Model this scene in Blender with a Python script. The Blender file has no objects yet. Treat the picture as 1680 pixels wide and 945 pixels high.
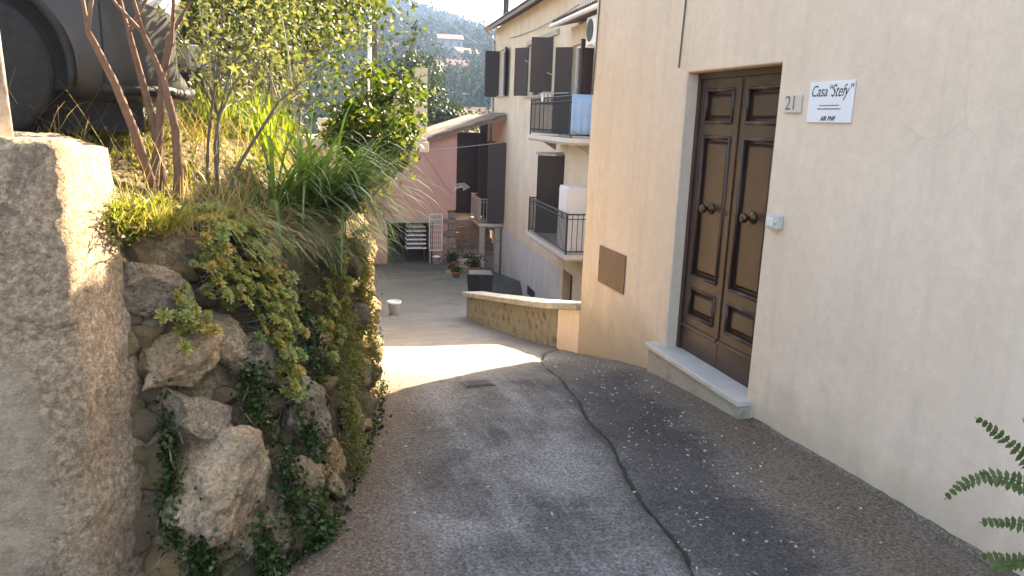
import bpy, bmesh, math, random
import numpy as np
from mathutils import Vector, Matrix, noise as mn
R = math.radians
scene = bpy.context.scene
col = scene.collection

# ------------------------------------------------------------------ camera
cam_d = bpy.data.cameras.new('camera'); cam = bpy.data.objects.new('camera', cam_d); col.objects.link(cam)
cam_d.sensor_width = 36; cam_d.lens = 36 * 1250 / 1680; cam_d.clip_start = 0.05; cam_d.clip_end = 4000
yc = Vector((-360, 285.5, -1250)).normalized()
_k = -0.0366; _b = -(1250.0 ** 2) / (-360 * _k - 285.5)
zc = -Vector((_k * _b, -_b, -1250)).normalized(); xc = yc.cross(zc)
cam.matrix_world = Matrix.Translation((0, 0, 1.8)) @ Matrix((xc, yc, zc)).to_4x4()
scene.camera = cam

# ------------------------------------------------------------------ sky, sun, exposure
ELEV = R(35); SUNV = Vector((0.747 * math.cos(ELEV), 0.665 * math.cos(ELEV), math.sin(ELEV))).normalized()
world = bpy.data.worlds.new('World'); scene.world = world; world.use_nodes = True
wn = world.node_tree; wn.nodes.clear()
sky = wn.nodes.new('ShaderNodeTexSky'); sky.sky_type = 'NISHITA'; sky.sun_disc = False
sky.sun_elevation = ELEV; sky.sun_rotation = math.atan2(SUNV.x, SUNV.y); sky.altitude = 300
sky.air_density = 1.0; sky.dust_density = 4.0; sky.ozone_density = 0.6
bg = wn.nodes.new('ShaderNodeBackground'); bg.inputs[1].default_value = 0.10
wo = wn.nodes.new('ShaderNodeOutputWorld')
wn.links.new(sky.outputs[0], bg.inputs[0]); wn.links.new(bg.outputs[0], wo.inputs[0])
sun_d = bpy.data.lights.new('sun', 'SUN'); sun_d.energy = 3.9; sun_d.angle = R(0.5); sun_d.color = (1, 0.90, 0.74)
sun = bpy.data.objects.new('sun', sun_d); col.objects.link(sun)
sun.location = (20, 16, 20); sun.rotation_euler = SUNV.to_track_quat('Z', 'Y').to_euler()
vs = scene.view_settings; vs.view_transform = 'Standard'; vs.look = 'None'; vs.gamma = 1.0; vs.exposure = 3.2
vs.use_curve_mapping = False; vs.use_white_balance = True; vs.white_balance_temperature = 7900; vs.white_balance_tint = 12   # the phone's shade white balance
scene.cycles.max_bounces = 8; scene.cycles.diffuse_bounces = 5; scene.cycles.volume_bounces = 0
scene.cycles.transparent_max_bounces = 12

# ------------------------------------------------------------------ helpers
class MB:
    def __init__(self): self.v = []; self.f = []
    def add(self, vs_, fs_):
        n = len(self.v); self.v.extend([tuple(p) for p in vs_]); self.f.extend([tuple(i + n for i in f) for f in fs_]); return self
    def box(self, x0, x1, y0, y1, z0, z1):
        return self.add([(x0,y0,z0),(x1,y0,z0),(x1,y1,z0),(x0,y1,z0),(x0,y0,z1),(x1,y0,z1),(x1,y1,z1),(x0,y1,z1)],
                        [(0,3,2,1),(4,5,6,7),(0,1,5,4),(1,2,6,5),(2,3,7,6),(3,0,4,7)])
    def tube(self, pts, rad, n=8, cap=True):
        pts = [Vector(p) for p in pts]; rad = rad if isinstance(rad, (list, tuple)) else [rad] * len(pts)
        vs_, fs_ = [], []; up = None
        for i, p in enumerate(pts):
            d = (pts[min(i+1, len(pts)-1)] - pts[max(i-1, 0)])
            d = d.normalized() if d.length > 1e-9 else Vector((0,0,1))
            if up is None: up = Vector((0,0,1)) if abs(d.z) < .9 else Vector((1,0,0))
            a = d.cross(up).normalized(); b = a.cross(d).normalized(); up = b
            for k in range(n):
                t = 2 * math.pi * k / n; vs_.append(p + (a * math.cos(t) + b * math.sin(t)) * rad[i])
        for i in range(len(pts) - 1):
            for k in range(n):
                k2 = (k + 1) % n; fs_.append((i*n+k, i*n+k2, (i+1)*n+k2, (i+1)*n+k))
        if cap: fs_.append(tuple(range(n))[::-1]); fs_.append(tuple((len(pts)-1)*n + k for k in range(n)))
        return self.add(vs_, fs_)
    def lathe(self, prof, c=(0,0,0), n=16, axis='z'):
        vs_, fs_ = [], []
        for (r, h) in prof:
            for k in range(n):
                t = 2*math.pi*k/n; a, b = r*math.cos(t), r*math.sin(t)
                p = {'z': (a,b,h), 'y': (a,h,b), 'x': (h,a,b)}[axis]
                vs_.append((p[0]+c[0], p[1]+c[1], p[2]+c[2]))
        for i in range(len(prof)-1):
            for k in range(n):
                k2 = (k+1) % n; fs_.append((i*n+k, i*n+k2, (i+1)*n+k2, (i+1)*n+k))
        fs_.append(tuple(range(n))[::-1]); fs_.append(tuple((len(prof)-1)*n+k for k in range(n)))
        return self.add(vs_, fs_)
    def prism(self, poly, z0, z1):
        n = len(poly)
        return self.add([(p[0],p[1],z0) for p in poly] + [(p[0],p[1],z1) for p in poly],
                        [tuple(range(n))[::-1], tuple(range(n, 2*n))] + [(i,(i+1)%n,n+(i+1)%n,n+i) for i in range(n)])
    def extrude_x(self, poly, x0, x1):   # poly of (y,z)
        n = len(poly)
        return self.add([(x0,p[0],p[1]) for p in poly] + [(x1,p[0],p[1]) for p in poly],
                        [tuple(range(n)), tuple(range(n, 2*n))[::-1]] + [(i,n+i,n+(i+1)%n,(i+1)%n) for i in range(n)])
    def extrude_y(self, poly, y0, y1):   # poly of (x,z)
        n = len(poly)
        return self.add([(p[0],y0,p[1]) for p in poly] + [(p[0],y1,p[1]) for p in poly],
                        [tuple(range(n))[::-1], tuple(range(n, 2*n))] + [(i,(i+1)%n,n+(i+1)%n,n+i) for i in range(n)])
    def mesh(self, name, m, smooth=False, off=None):
        v = self.v if off is None else [(p[0]-off[0], p[1]-off[1], p[2]-off[2]) for p in self.v]
        me = bpy.data.meshes.new(name); me.from_pydata(v, [], self.f); me.update()
        bm = bmesh.new(); bm.from_mesh(me); bmesh.ops.recalc_face_normals(bm, faces=bm.faces); bm.to_mesh(me); bm.free()
        if m: me.materials.append(m)
        if smooth: me.polygons.foreach_set('use_smooth', [True]*len(me.polygons))
        return me

def link(name, me, parent=None, loc=None):
    o = bpy.data.objects.new(name, me); col.objects.link(o)
    if parent is not None: o.parent = parent
    if loc is not None: o.location = loc
    return o
def part(name, mb, m, parent=None, smooth=False, bevel=0, off=None):
    o = link(name, mb.mesh(name, m, smooth, off), parent)
    if bevel:
        b = o.modifiers.new('bevel', 'BEVEL'); b.width = bevel; b.segments = 2; b.limit_method = 'ANGLE'; b.angle_limit = R(40)
    return o
def empty(name, loc=(0,0,0), rz=0):
    o = bpy.data.objects.new(name, None); col.objects.link(o); o.location = loc; o.rotation_euler = (0,0,rz); return o
def tag(o, label=None, cat=None, group=None, kind=None):
    if label: o['label'] = label
    if cat: o['category'] = cat
    if group: o['group'] = group
    if kind: o['kind'] = kind
    return o
def npmesh(name, v, f, m, smooth=False):
    v = np.asarray(v, np.float32); f = np.asarray(f, np.int32); k = f.shape[1]
    me = bpy.data.meshes.new(name); me.vertices.add(len(v)); me.vertices.foreach_set('co', v.ravel())
    me.loops.add(f.size); me.loops.foreach_set('vertex_index', f.ravel())
    me.polygons.add(len(f)); me.polygons.foreach_set('loop_start', np.arange(0, f.size, k, dtype=np.int32))
    me.polygons.foreach_set('loop_total', np.full(len(f), k, np.int32))
    me.update(calc_edges=True); me.validate()
    if m: me.materials.append(m)
    if smooth: me.polygons.foreach_set('use_smooth', np.ones(len(f), bool))
    return me
def N3(x, y, z=0.0, s=1.0): return mn.noise(Vector((x*s, y*s, z*s)))
def FB(x, y, z=0.0, s=1.0, o=4): return mn.fractal(Vector((x*s, y*s, z*s)), 0.9, 2.1, o)
def sstep(a, b, x):
    t = min(1, max(0, (x-a)/(b-a))); return t*t*(3-2*t)

# ------------------------------------------------------------------ materials
def nodes(name):
    m = bpy.data.materials.new(name); m.use_nodes = True; nt = m.node_tree; nt.nodes.clear()
    out = nt.nodes.new('ShaderNodeOutputMaterial'); bs = nt.nodes.new('ShaderNodeBsdfPrincipled')
    nt.links.new(bs.outputs[0], out.inputs[0]); return m, nt, bs, out
def nd(nt, t, **kw):
    n = nt.nodes.new(t)
    for k, v in kw.items():
        if k in n.inputs: n.inputs[k].default_value = v
        else: setattr(n, k, v)
    return n
def ramp(nt, fac, stops):
    r = nt.nodes.new('ShaderNodeValToRGB'); e = r.color_ramp.elements
    while len(e) < len(stops): e.new(0.5)
    for i, (p, c) in enumerate(stops):
        e[i].position = p; e[i].color = (c[0], c[1], c[2], 1) if not isinstance(c, (int, float)) else (c, c, c, 1)
    nt.links.new(fac, r.inputs[0]); return r.outputs[0]
def noise_fac(nt, scale, detail=6, rough=.6, vec=None, dist=0.0):
    if vec is None: vec = nd(nt, 'ShaderNodeTexCoord').outputs['Object']
    n = nd(nt, 'ShaderNodeTexNoise', Scale=scale, Detail=detail, Roughness=rough, Distortion=dist); nt.links.new(vec, n.inputs['Vector']); return n.outputs[0]
def mix(nt, fac, a, b, mode='MIX'):
    x = nt.nodes.new('ShaderNodeMix'); x.data_type = 'RGBA'; x.blend_type = mode
    for sock, val in ((x.inputs[0], fac), (x.inputs[6], a), (x.inputs[7], b)):
        if isinstance(val, (int, float)): sock.default_value = val
        elif isinstance(val, tuple): sock.default_value = (*val[:3], 1)
        else: nt.links.new(val, sock)
    return x.outputs[2]
def bump(nt, bs, h, strength=.5, dist=.01):
    b = nd(nt, 'ShaderNodeBump', Strength=strength, Distance=dist); nt.links.new(h, b.inputs['Height']); nt.links.new(b.outputs[0], bs.inputs['Normal'])
def M(name, c1, c2=None, scale=4, rough=.8, bs_=.4, bscale=60, bd=.004, metal=0, c3=None, spec=.3, vary=0, coat=0):
    m, nt, bs, out = nodes(name); bs.inputs['Roughness'].default_value = rough; bs.inputs['Metallic'].default_value = metal
    bs.inputs['Specular IOR Level'].default_value = spec; bs.inputs['Coat Weight'].default_value = coat
    if c2 is None: c2 = tuple(x*.8 for x in c1)
    st = [(.3, c1), (.7, c2)] if c3 is None else [(.25, c1), (.5, c2), (.72, c3)]
    c = ramp(nt, noise_fac(nt, scale), st)
    if vary:
        oi = nd(nt, 'ShaderNodeObjectInfo'); v = ramp(nt, oi.outputs['Random'], [(0, 1-vary), (1, 1+vary)]); c = mix(nt, 1.0, c, v, 'MULTIPLY')
    nt.links.new(c, bs.inputs['Base Color'])
    if bs_: bump(nt, bs, noise_fac(nt, bscale, 4), bs_, bd)
    return m
def leafmat(name, cols, trans=.4, rough=.5, spec=.35, tint=None):
    m, nt, bs, out = nodes(name); bs.inputs['Roughness'].default_value = rough; bs.inputs['Specular IOR Level'].default_value = spec
    g = nd(nt, 'ShaderNodeNewGeometry'); n = len(cols)
    c = ramp(nt, g.outputs['Random Per Island'], [(i/max(1, n-1), k) for i, k in enumerate(cols)])
    nf = noise_fac(nt, 3.0, 2); c = mix(nt, 1.0, c, ramp(nt, nf, [(.3, .75), (.7, 1.2)]), 'MULTIPLY')
    oi = nd(nt, 'ShaderNodeObjectInfo'); c = mix(nt, 1.0, c, ramp(nt, oi.outputs['Random'], [(0, .75), (1, 1.2)] if tint is None else tint), 'MULTIPLY')
    nt.links.new(c, bs.inputs['Base Color'])
    t = nd(nt, 'ShaderNodeBsdfTranslucent'); nt.links.new(mix(nt, 1.0, c, (1.5, 1.45, .7), 'MULTIPLY'), t.inputs[0])
    ms = nd(nt, 'ShaderNodeMixShader', Fac=trans); nt.links.new(bs.outputs[0], ms.inputs[1]); nt.links.new(t.outputs[0], ms.inputs[2])
    nt.links.new(ms.outputs[0], out.inputs[0]); return m

def plaster(name, c1, c2, dirt=(.30,.27,.20), base=None, amt=.5, stain=.35, cracks=False):
    m, nt, bs, out = nodes(name); bs.inputs['Roughness'].default_value = .9; bs.inputs['Specular IOR Level'].default_value = .15
    tc = nd(nt, 'ShaderNodeTexCoord'); ob = tc.outputs['Object']
    c = ramp(nt, noise_fac(nt, 1.1, 5, .6, ob), [(.3, c1), (.72, c2)])
    # fine mottling
    c = mix(nt, 1.0, c, ramp(nt, noise_fac(nt, 14, 6, .7, ob), [(.3, .93), (.7, 1.05)]), 'MULTIPLY')
    # vertical weather streaks
    mp = nd(nt, 'ShaderNodeMapping'); mp.inputs['Scale'].default_value = (5, 5, .35); nt.links.new(ob, mp.inputs[0])
    sfac = ramp(nt, noise_fac(nt, 1.2, 5, .65, mp.outputs[0]), [(.5, 0), (.78, stain)])
    c = mix(nt, sfac, c, dirt)
    # small chips
    vor = nd(nt, 'ShaderNodeTexNoise', Scale=9.0, Detail=8.0, Roughness=.8); nt.links.new(ob, vor.inputs[0])
    c = mix(nt, ramp(nt, vor.outputs[0], [(.70, 0), (.76, .5)]), c, (.25, .2, .14))
    if cracks:
        nz = nd(nt, 'ShaderNodeTexNoise', Scale=2.6, Detail=6.0); nt.links.new(ob, nz.inputs[0])
        vm = nd(nt, 'ShaderNodeVectorMath', operation='MULTIPLY_ADD'); vm.inputs[1].default_value = (.5,.5,.5); nt.links.new(nz.outputs['Color'], vm.inputs[0]); nt.links.new(ob, vm.inputs[2])
        ve = nd(nt, 'ShaderNodeTexVoronoi', Scale=.55); ve.feature = 'DISTANCE_TO_EDGE'; nt.links.new(vm.outputs[0], ve.inputs['Vector'])
        cm = mix(nt, 1.0, ramp(nt, ve.outputs[0], [(0, .22), (.003, 0)]), ramp(nt, noise_fac(nt, .8, 3, .5, ob), [(.56, 0), (.66, 1.0)]), 'MULTIPLY')
        c = mix(nt, cm, c, (.30,.24,.18))
        c = mix(nt, ramp(nt, noise_fac(nt, 2.3, 7, .7, ob, 1.2), [(.52, 0), (.70, .35)]), c, tuple(min(1, k*1.12) for k in c2))   # patched, paler render
    if base is not None:   # splash dirt low on the wall
        sx = nd(nt, 'ShaderNodeSeparateXYZ'); nt.links.new(ob, sx.inputs[0])
        a = nd(nt, 'ShaderNodeMath', operation='MULTIPLY_ADD'); a.inputs[1].default_value = .75; nt.links.new(noise_fac(nt, 3.2, 7, .65, ob), a.inputs[0]); nt.links.new(sx.outputs[2], a.inputs[2])
        mr = nd(nt, 'ShaderNodeMapRange'); mr.inputs[1].default_value = base; mr.inputs[2].default_value = base + .55; mr.inputs[3].default_value = amt; mr.inputs[4].default_value = 0
        nt.links.new(a.outputs[0], mr.inputs[0]); c = mix(nt, mr.outputs[0], c, dirt)
    nt.links.new(c, bs.inputs['Base Color'])
    h = nd(nt, 'ShaderNodeMath', operation='ADD'); nt.links.new(noise_fac(nt, 90, 3, .6, ob), h.inputs[0]); nt.links.new(noise_fac(nt, 6, 4, .6, ob), h.inputs[1])
    bump(nt, bs, h.outputs[0], .35, .006); return m

def rock(name, c1, c2, c3, lich=(.045,.04,.03), moss=.25):
    m, nt, bs, out = nodes(name); bs.inputs['Roughness'].default_value = .92; bs.inputs['Specular IOR Level'].default_value = .12
    ob = nd(nt, 'ShaderNodeTexCoord').outputs['Object']
    c = ramp(nt, noise_fac(nt, 6, 8, .7, ob), [(.3, c1), (.5, c2), (.7, c3)])
    c = mix(nt, ramp(nt, noise_fac(nt, 38, 6, .75, ob), [(.50, 0), (.62, .6)]), c, (.72, .64, .53))
    c = mix(nt, 1.0, c, ramp(nt, noise_fac(nt, 60, 6, .8, ob), [(.36, .5), (.5, 1.0), (.64, 1.35)]), 'MULTIPLY')
    c = mix(nt, ramp(nt, noise_fac(nt, 19, 6, .8, ob), [(.62, 0), (.70, .8)]), c, lich)
    c = mix(nt, ramp(nt, noise_fac(nt, 5.5, 7, .75, ob, .4), [(.55, 0), (.68, moss*2)]), c, (.10, .105, .035))
    oi = nd(nt, 'ShaderNodeObjectInfo'); c = mix(nt, 1.0, c, ramp(nt, oi.outputs['Random'], [(0, (.72,.74,.78)), (.5, (1,1,1)), (1, (1.15,1.02,.85))]), 'MULTIPLY')
    nt.links.new(c, bs.inputs['Base Color'])
    h = nd(nt, 'ShaderNodeMath', operation='ADD'); nt.links.new(noise_fac(nt, 14, 10, .75, ob), h.inputs[0]); nt.links.new(noise_fac(nt, 55, 6, .7, ob), h.inputs[1])
    bump(nt, bs, h.outputs[0], 1.0, .045); return m

def concrete_rough(name, c1, c2, c3, vscale=70, pit=.4, pale=False, speck=.5):
    m, nt, bs, out = nodes(name); bs.inputs['Roughness'].default_value = .92; bs.inputs['Specular IOR Level'].default_value = .15
    ob = nd(nt, 'ShaderNodeTexCoord').outputs['Object']
    c = ramp(nt, noise_fac(nt, 2.2, 8, .65, ob), [(.32, c1), (.5, c2), (.68, c3)])
    c = mix(nt, 1.0, c, ramp(nt, noise_fac(nt, 45, 6, .75, ob), [(.32, .45), (.5, 1.0), (.66, 1.75)]), 'MULTIPLY')
    if pale:   # paler old render left on the lower outer part
        sx = nd(nt, 'ShaderNodeSeparateXYZ'); nt.links.new(ob, sx.inputs[0])
        a = nd(nt, 'ShaderNodeMath', operation='MULTIPLY_ADD'); a.inputs[1].default_value = .35; nt.links.new(noise_fac(nt, 3.5, 8, .75, ob), a.inputs[0]); nt.links.new(sx.outputs[0], a.inputs[2])
        b = nd(nt, 'ShaderNodeMath', operation='MULTIPLY_ADD'); b.inputs[1].default_value = .6; nt.links.new(noise_fac(nt, 3.1, 8, .7, ob), b.inputs[0]); nt.links.new(sx.outputs[2], b.inputs[2])
        m1 = ramp(nt, nrm(nt, a.outputs[0], .26, .30), [(0, 1.0), (1, 0)]); m2 = ramp(nt, nrm(nt, b.outputs[0], 1.25, 1.4), [(0, 1.0), (1, 0)])
        c = mix(nt, mix(nt, 1.0, m1, m2, 'MULTIPLY'), c, mix(nt, 1.0, (.44,.355,.25), ramp(nt, noise_fac(nt, 16, 7, .75, ob), [(.35, .65), (.65, 1.15)]), 'MULTIPLY'))
    vo = nd(nt, 'ShaderNodeTexVoronoi', Scale=85.0); nt.links.new(ob, vo.inputs['Vector'])
    c = mix(nt, ramp(nt, vo.outputs['Distance'], [(.16, speck), (.34, 0)]), c, (.55, .48, .38))
    c = mix(nt, ramp(nt, noise_fac(nt, 3.1, 9, .8, ob, .6), [(.55, 0), (.63, pit)]), c, (.07, .06, .045))
    c = mix(nt, ramp(nt, noise_fac(nt, 4.1, 8, .75, ob, .2), [(.58, 0), (.68, .35)]), c, (.11, .12, .05))
    nt.links.new(c, bs.inputs['Base Color'])
    h = nd(nt, 'ShaderNodeMath', operation='ADD'); nt.links.new(noise_fac(nt, 10, 9, .75, ob), h.inputs[0]); nt.links.new(noise_fac(nt, vscale, 5, .7, ob), h.inputs[1])
    bump(nt, bs, h.outputs[0], .8, .015); return m

def pathmat():
    m, nt, bs, out = nodes('path_concrete'); bs.inputs['Roughness'].default_value = .85; bs.inputs['Specular IOR Level'].default_value = .2
    ob = nd(nt, 'ShaderNodeTexCoord').outputs['Object']
    sx = nd(nt, 'ShaderNodeSeparateXYZ'); nt.links.new(ob, sx.inputs[0])
    big = noise_fac(nt, .9, 7, .68, ob, .6)
    c = ramp(nt, big, [(.36, (.062,.061,.061)), (.5, (.125,.122,.119)), (.63, (.215,.21,.203))])
    mp = nd(nt, 'ShaderNodeMapping'); mp.inputs['Scale'].default_value = (3.2, .55, 1); mp.inputs['Rotation'].default_value = (0, 0, R(12)); nt.links.new(ob, mp.inputs[0])
    c = mix(nt, ramp(nt, noise_fac(nt, 1.4, 9, .75, mp.outputs[0]), [(.47, 0), (.68, .8)]), c, (.225, .225, .225))   # worn pale streaks down the lane
    def lin(kx, ky, namp, sc):
        a = nd(nt, 'ShaderNodeMath', operation='MULTIPLY'); a.inputs[1].default_value = ky; nt.links.new(sx.outputs[1], a.inputs[0])
        b = nd(nt, 'ShaderNodeMath', operation='MULTIPLY_ADD'); b.inputs[1].default_value = kx; nt.links.new(sx.outputs[0], b.inputs[0]); nt.links.new(a.outputs[0], b.inputs[2])
        d = nd(nt, 'ShaderNodeMath', operation='MULTIPLY_ADD'); d.inputs[1].default_value = namp; nt.links.new(noise_fac(nt, sc, 8, .7, ob, .5), d.inputs[0]); nt.links.new(b.outputs[0], d.inputs[2]); return d.outputs[0]
    r1 = lin(1, -.165, 1.1, 1.5)      # distance right of the joint, ragged
    c = mix(nt, ramp(nt, nrm(nt, r1, 1.4, 2.9), [(0, 0), (.22, .75), (.50, .8), (.66, 0)]), c, (.045, .040, .040))   # dark organic stain
    c = mix(nt, ramp(nt, nrm(nt, r1, 1.4, 2.9), [(.46, 0), (.70, .85)]), c, (.155, .118, .085))   # earthy margin at the house
    r2 = lin(1, -.155, .5, 1.8)
    c = mix(nt, ramp(nt, nrm(nt, r2, .0, .42), [(.2, .85), (1, 0)]), c, (.12, .088, .06))          # earth at the foot of the wall
    c = mix(nt, 1.0, c, ramp(nt, noise_fac(nt, 62, 8, .8, ob), [(.36, .32), (.5, .95), (.63, 1.9)]), 'MULTIPLY')
    c = mix(nt, ramp(nt, noise_fac(nt, 30, 8, .85, mp.outputs[0], 1.2), [(.585, 0), (.66, .75)]), c, (.40, .395, .39))   # pale flecks
    # far end older and cleaner, pale cement
    yy = nd(nt, 'ShaderNodeMath', operation='MULTIPLY_ADD'); yy.inputs[1].default_value = 1.6; nt.links.new(noise_fac(nt, .8, 5, .6, ob), yy.inputs[0]); nt.links.new(sx.outputs[1], yy.inputs[2])
    pale = ramp(nt, noise_fac(nt, 1.3, 8, .7, ob, .3), [(.35, (.15,.143,.125)), (.65, (.23,.22,.195))])
    pale = mix(nt, 1.0, pale, ramp(nt, noise_fac(nt, 30, 6, .7, ob), [(.35, .75), (.65, 1.2)]), 'MULTIPLY')
    c = mix(nt, ramp(nt, nrm(nt, yy.outputs[0], 5.9, 7.6), [(0, 0), (1, .92)]), c, pale)
    c = mix(nt, ramp(nt, nrm(nt, yy.outputs[0], 14, 22), [(0, 0), (1, .85)]), c, ramp(nt, noise_fac(nt, .9, 8, .7, ob, .5), [(.4, (.045,.048,.034)), (.62, (.095,.09,.07))]))
    nt.links.new(c, bs.inputs['Base Color'])
    bump(nt, bs, noise_fac(nt, 46, 8, .75, ob), .75, .012); return m
def nrm(nt, v, a, b):
    mr = nd(nt, 'ShaderNodeMapRange'); mr.inputs[1].default_value = a; mr.inputs[2].default_value = b; nt.links.new(v, mr.inputs[0]); return mr.outputs[0]

MAT = {}
MAT['plaster_house'] = plaster('plaster_house', (.69,.553,.432), (.765,.622,.495), (.34,.29,.21), base=.20, amt=.75, stain=.2, cracks=True)
MAT['plaster_beige'] = plaster('plaster_beige', (.53,.43,.31), (.63,.54,.42), (.34,.29,.24), stain=.45)
MAT['plaster_grey'] = plaster('plaster_grey', (.42,.41,.41), (.52,.51,.50), (.28,.27,.27), stain=.5)
MAT['plaster_pink'] = plaster('plaster_pink', (.50,.27,.23), (.56,.34,.28), (.42,.30,.25), stain=.5)
MAT['plaster_white'] = plaster('plaster_white', (.62,.60,.56), (.70,.68,.64), (.4,.38,.34), stain=.4)
MAT['plaster_far'] = plaster('plaster_far', (.26,.23,.19), (.33,.30,.25), (.2,.18,.15), stain=.5)
MAT['marble'] = M('marble', (.60,.57,.53), (.48,.455,.42), 7, .45, .1, 80)
MAT['cement'] = M('cement', (.30,.27,.22), (.40,.36,.30), 6, .9, .6, 60, .006, c3=(.22,.21,.17))
MAT['wood_door'] = M('wood_door', (.042,.024,.019), (.062,.035,.028), 9, .38, .12, 40, .002, spec=.4, coat=.08)
MAT['wood_dark'] = M('wood_dark', (.020,.013,.012), (.032,.02,.017), 9, .5, .1, 40, .002)
MAT['brass'] = M('brass', (.13,.09,.05), (.09,.06,.035), 20, .4, .1, 60, metal=.9)
MAT['shutter'] = M('shutter', (.045,.031,.026), (.062,.043,.036), 6, .6, .2, 50, vary=.25)
MAT['iron'] = M('iron', (.035,.035,.037), (.055,.052,.05), 12, .62, .2, 80, metal=.1)
MAT['galv'] = M('galv', (.42,.41,.40), (.34,.33,.32), 12, .5, .15, 80, metal=.4)
MAT['whitemetal'] = M('whitemetal', (.72,.71,.70), (.64,.63,.61), 8, .5, .1, 60)
MAT['plastic_grey'] = M('plastic_grey', (.55,.55,.52), (.5,.5,.47), 10, .45, .05, 60)
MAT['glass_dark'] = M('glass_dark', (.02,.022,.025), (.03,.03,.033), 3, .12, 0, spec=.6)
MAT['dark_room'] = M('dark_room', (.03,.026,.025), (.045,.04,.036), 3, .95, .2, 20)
MAT['bronze_plate'] = M('bronze_plate', (.21,.14,.095), (.17,.115,.08), 8, .55, .1, 60, metal=.2)
MAT['sign'] = M('sign', (.78,.79,.81), (.74,.75,.77), 4, .35, 0)
MAT['ink'] = M('ink', (.045,.045,.055), None, 4, .6, 0)
MAT['tile_num'] = M('tile_num', (.62,.57,.50), (.55,.5,.44), 8, .4, .1, 40)
MAT['ink_grey'] = M('ink_grey', (.20,.175,.16), None, 4, .5, 0)
MAT['rooftile'] = M('rooftile', (.15,.10,.075), (.21,.15,.11), 5, .9, .5, 50, .006, c3=(.10,.08,.065), vary=.3)
MAT['rooftile_far'] = M('rooftile_far', (.10,.055,.04), (.15,.085,.06), 1, .9, .3, 5, .03, vary=.2)
MAT['eavewood'] = M('eavewood', (.16,.13,.11), (.24,.20,.17), 6, .8, .3, 40)
MAT['path'] = pathmat()
MAT['jointdirt'] = M('jointdirt', (.028,.025,.02), (.04,.037,.026), 20, .95, .5, 90, .006)
MAT['soil'] = concrete_rough('soil', (.10,.075,.05), (.15,.115,.075), (.20,.16,.10), 60, .5, speck=.1)
MAT['terrain'] = M('terrain', (.07,.08,.03), (.12,.12,.05), .05, .95, .5, .4, .3, c3=(.17,.15,.09))
MAT['rock'] = rock('rock', (.42,.30,.18), (.60,.46,.31), (.74,.62,.46), moss=.15)
MAT['rock_small'] = rock('rock_small', (.36,.25,.13), (.50,.37,.21), (.60,.47,.31), moss=.3)
MAT['mortar'] = concrete_rough('mortar', (.14,.11,.065), (.21,.165,.10), (.28,.23,.15), 50, .6, speck=.05)
MAT['oldconcrete'] = concrete_rough('oldconcrete', (.29,.205,.13), (.38,.285,.19), (.47,.365,.26), 75, .55, pale=True)
MAT['oldrender'] = concrete_rough('oldrender', (.27,.25,.21), (.35,.325,.28), (.42,.39,.34), 60, .45)
MAT['parapet_render'] = rock('parapet_render', (.36,.33,.23), (.47,.43,.31), (.58,.54,.42), moss=.48)
MAT['fillet'] = concrete_rough('fillet', (.10,.085,.065), (.15,.13,.10), (.21,.185,.145), 60, .5)
MAT['parapet'] = rock('parapet', (.32,.29,.20), (.44,.40,.29), (.55,.51,.40), moss=.45)
MAT['capstone'] = concrete_rough('capstone', (.33,.31,.26), (.42,.39,.33), (.48,.45,.39), 60, .25)
MAT['stoneblock'] = rock('stoneblock', (.22,.17,.13), (.30,.24,.18), (.37,.30,.24), moss=.1)
MAT['bark_red'] = M('bark_red', (.13,.07,.045), (.20,.12,.08), 20, .85, .5, 60, .003)
MAT['bark'] = M('bark', (.12,.10,.075), (.20,.17,.13), 14, .9, .5, 50, .004)
MAT['cane'] = M('cane', (.42,.36,.24), (.52,.47,.34), 9, .7, .2, 40)
MAT['bare'] = M('bare', (.38,.29,.20), (.48,.38,.28), 3, .9, 0)
MAT['lemon'] = leafmat('lemon_leaf', [(.035,.065,.014), (.06,.105,.02), (.095,.145,.025), (.17,.19,.03)], .4, .4)
MAT['bush'] = leafmat('bush_leaf', [(.03,.055,.016), (.055,.085,.022), (.09,.12,.03), (.13,.14,.05)], .4, .45)
MAT['bush_pale'] = leafmat('bush_pale_leaf', [(.065,.085,.038), (.105,.125,.06), (.155,.155,.085)], .4, .55)
MAT['strap'] = leafmat('strap_leaf', [(.07,.14,.045), (.11,.20,.065), (.17,.26,.09)], .42, .35)
MAT['grass'] = leafmat('grass_blade', [(.09,.12,.02), (.15,.17,.035), (.24,.22,.06), (.30,.25,.10)], .45, .6)
MAT['straw'] = leafmat('straw_blade', [(.30,.23,.12), (.40,.32,.19), (.22,.17,.10)], .35, .7)
MAT['iris'] = leafmat('iris_blade', [(.10,.17,.02), (.16,.23,.03), (.24,.29,.05)], .5, .45)
MAT['weed'] = leafmat('weed_leaf', [(.09,.13,.02), (.15,.18,.035), (.22,.21,.06)], .45, .5)
MAT['ivy'] = leafmat('ivy_leaf', [(.022,.045,.014), (.04,.075,.02), (.07,.11,.03)], .3, .45)
MAT['herb'] = leafmat('herb_leaf', [(.10,.13,.03), (.17,.18,.05), (.26,.23,.08)], .35, .6)
MAT['succ'] = leafmat('succulent_leaf', [(.20,.25,.07), (.30,.31,.09), (.42,.37,.13)], .25, .45, .3, [(0, (.75,.9,.9)), (.45, (1,1,1)), (.75, (1.1,1.0,.85)), (1, (1.3,.85,.8))])
MAT['fern'] = leafmat('fern_leaf', [(.05,.085,.024), (.075,.115,.03), (.11,.14,.045)], .35, .5)
MAT['conifer'] = leafmat('conifer_leaf', [(.012,.028,.014), (.022,.045,.02), (.04,.07,.028)], .2, .5)
MAT['wood_far'] = leafmat('wood_far_leaf', [(.022,.036,.014), (.035,.05,.02), (.055,.065,.03), (.08,.075,.045)], .05, .9, 0.0)
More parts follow.
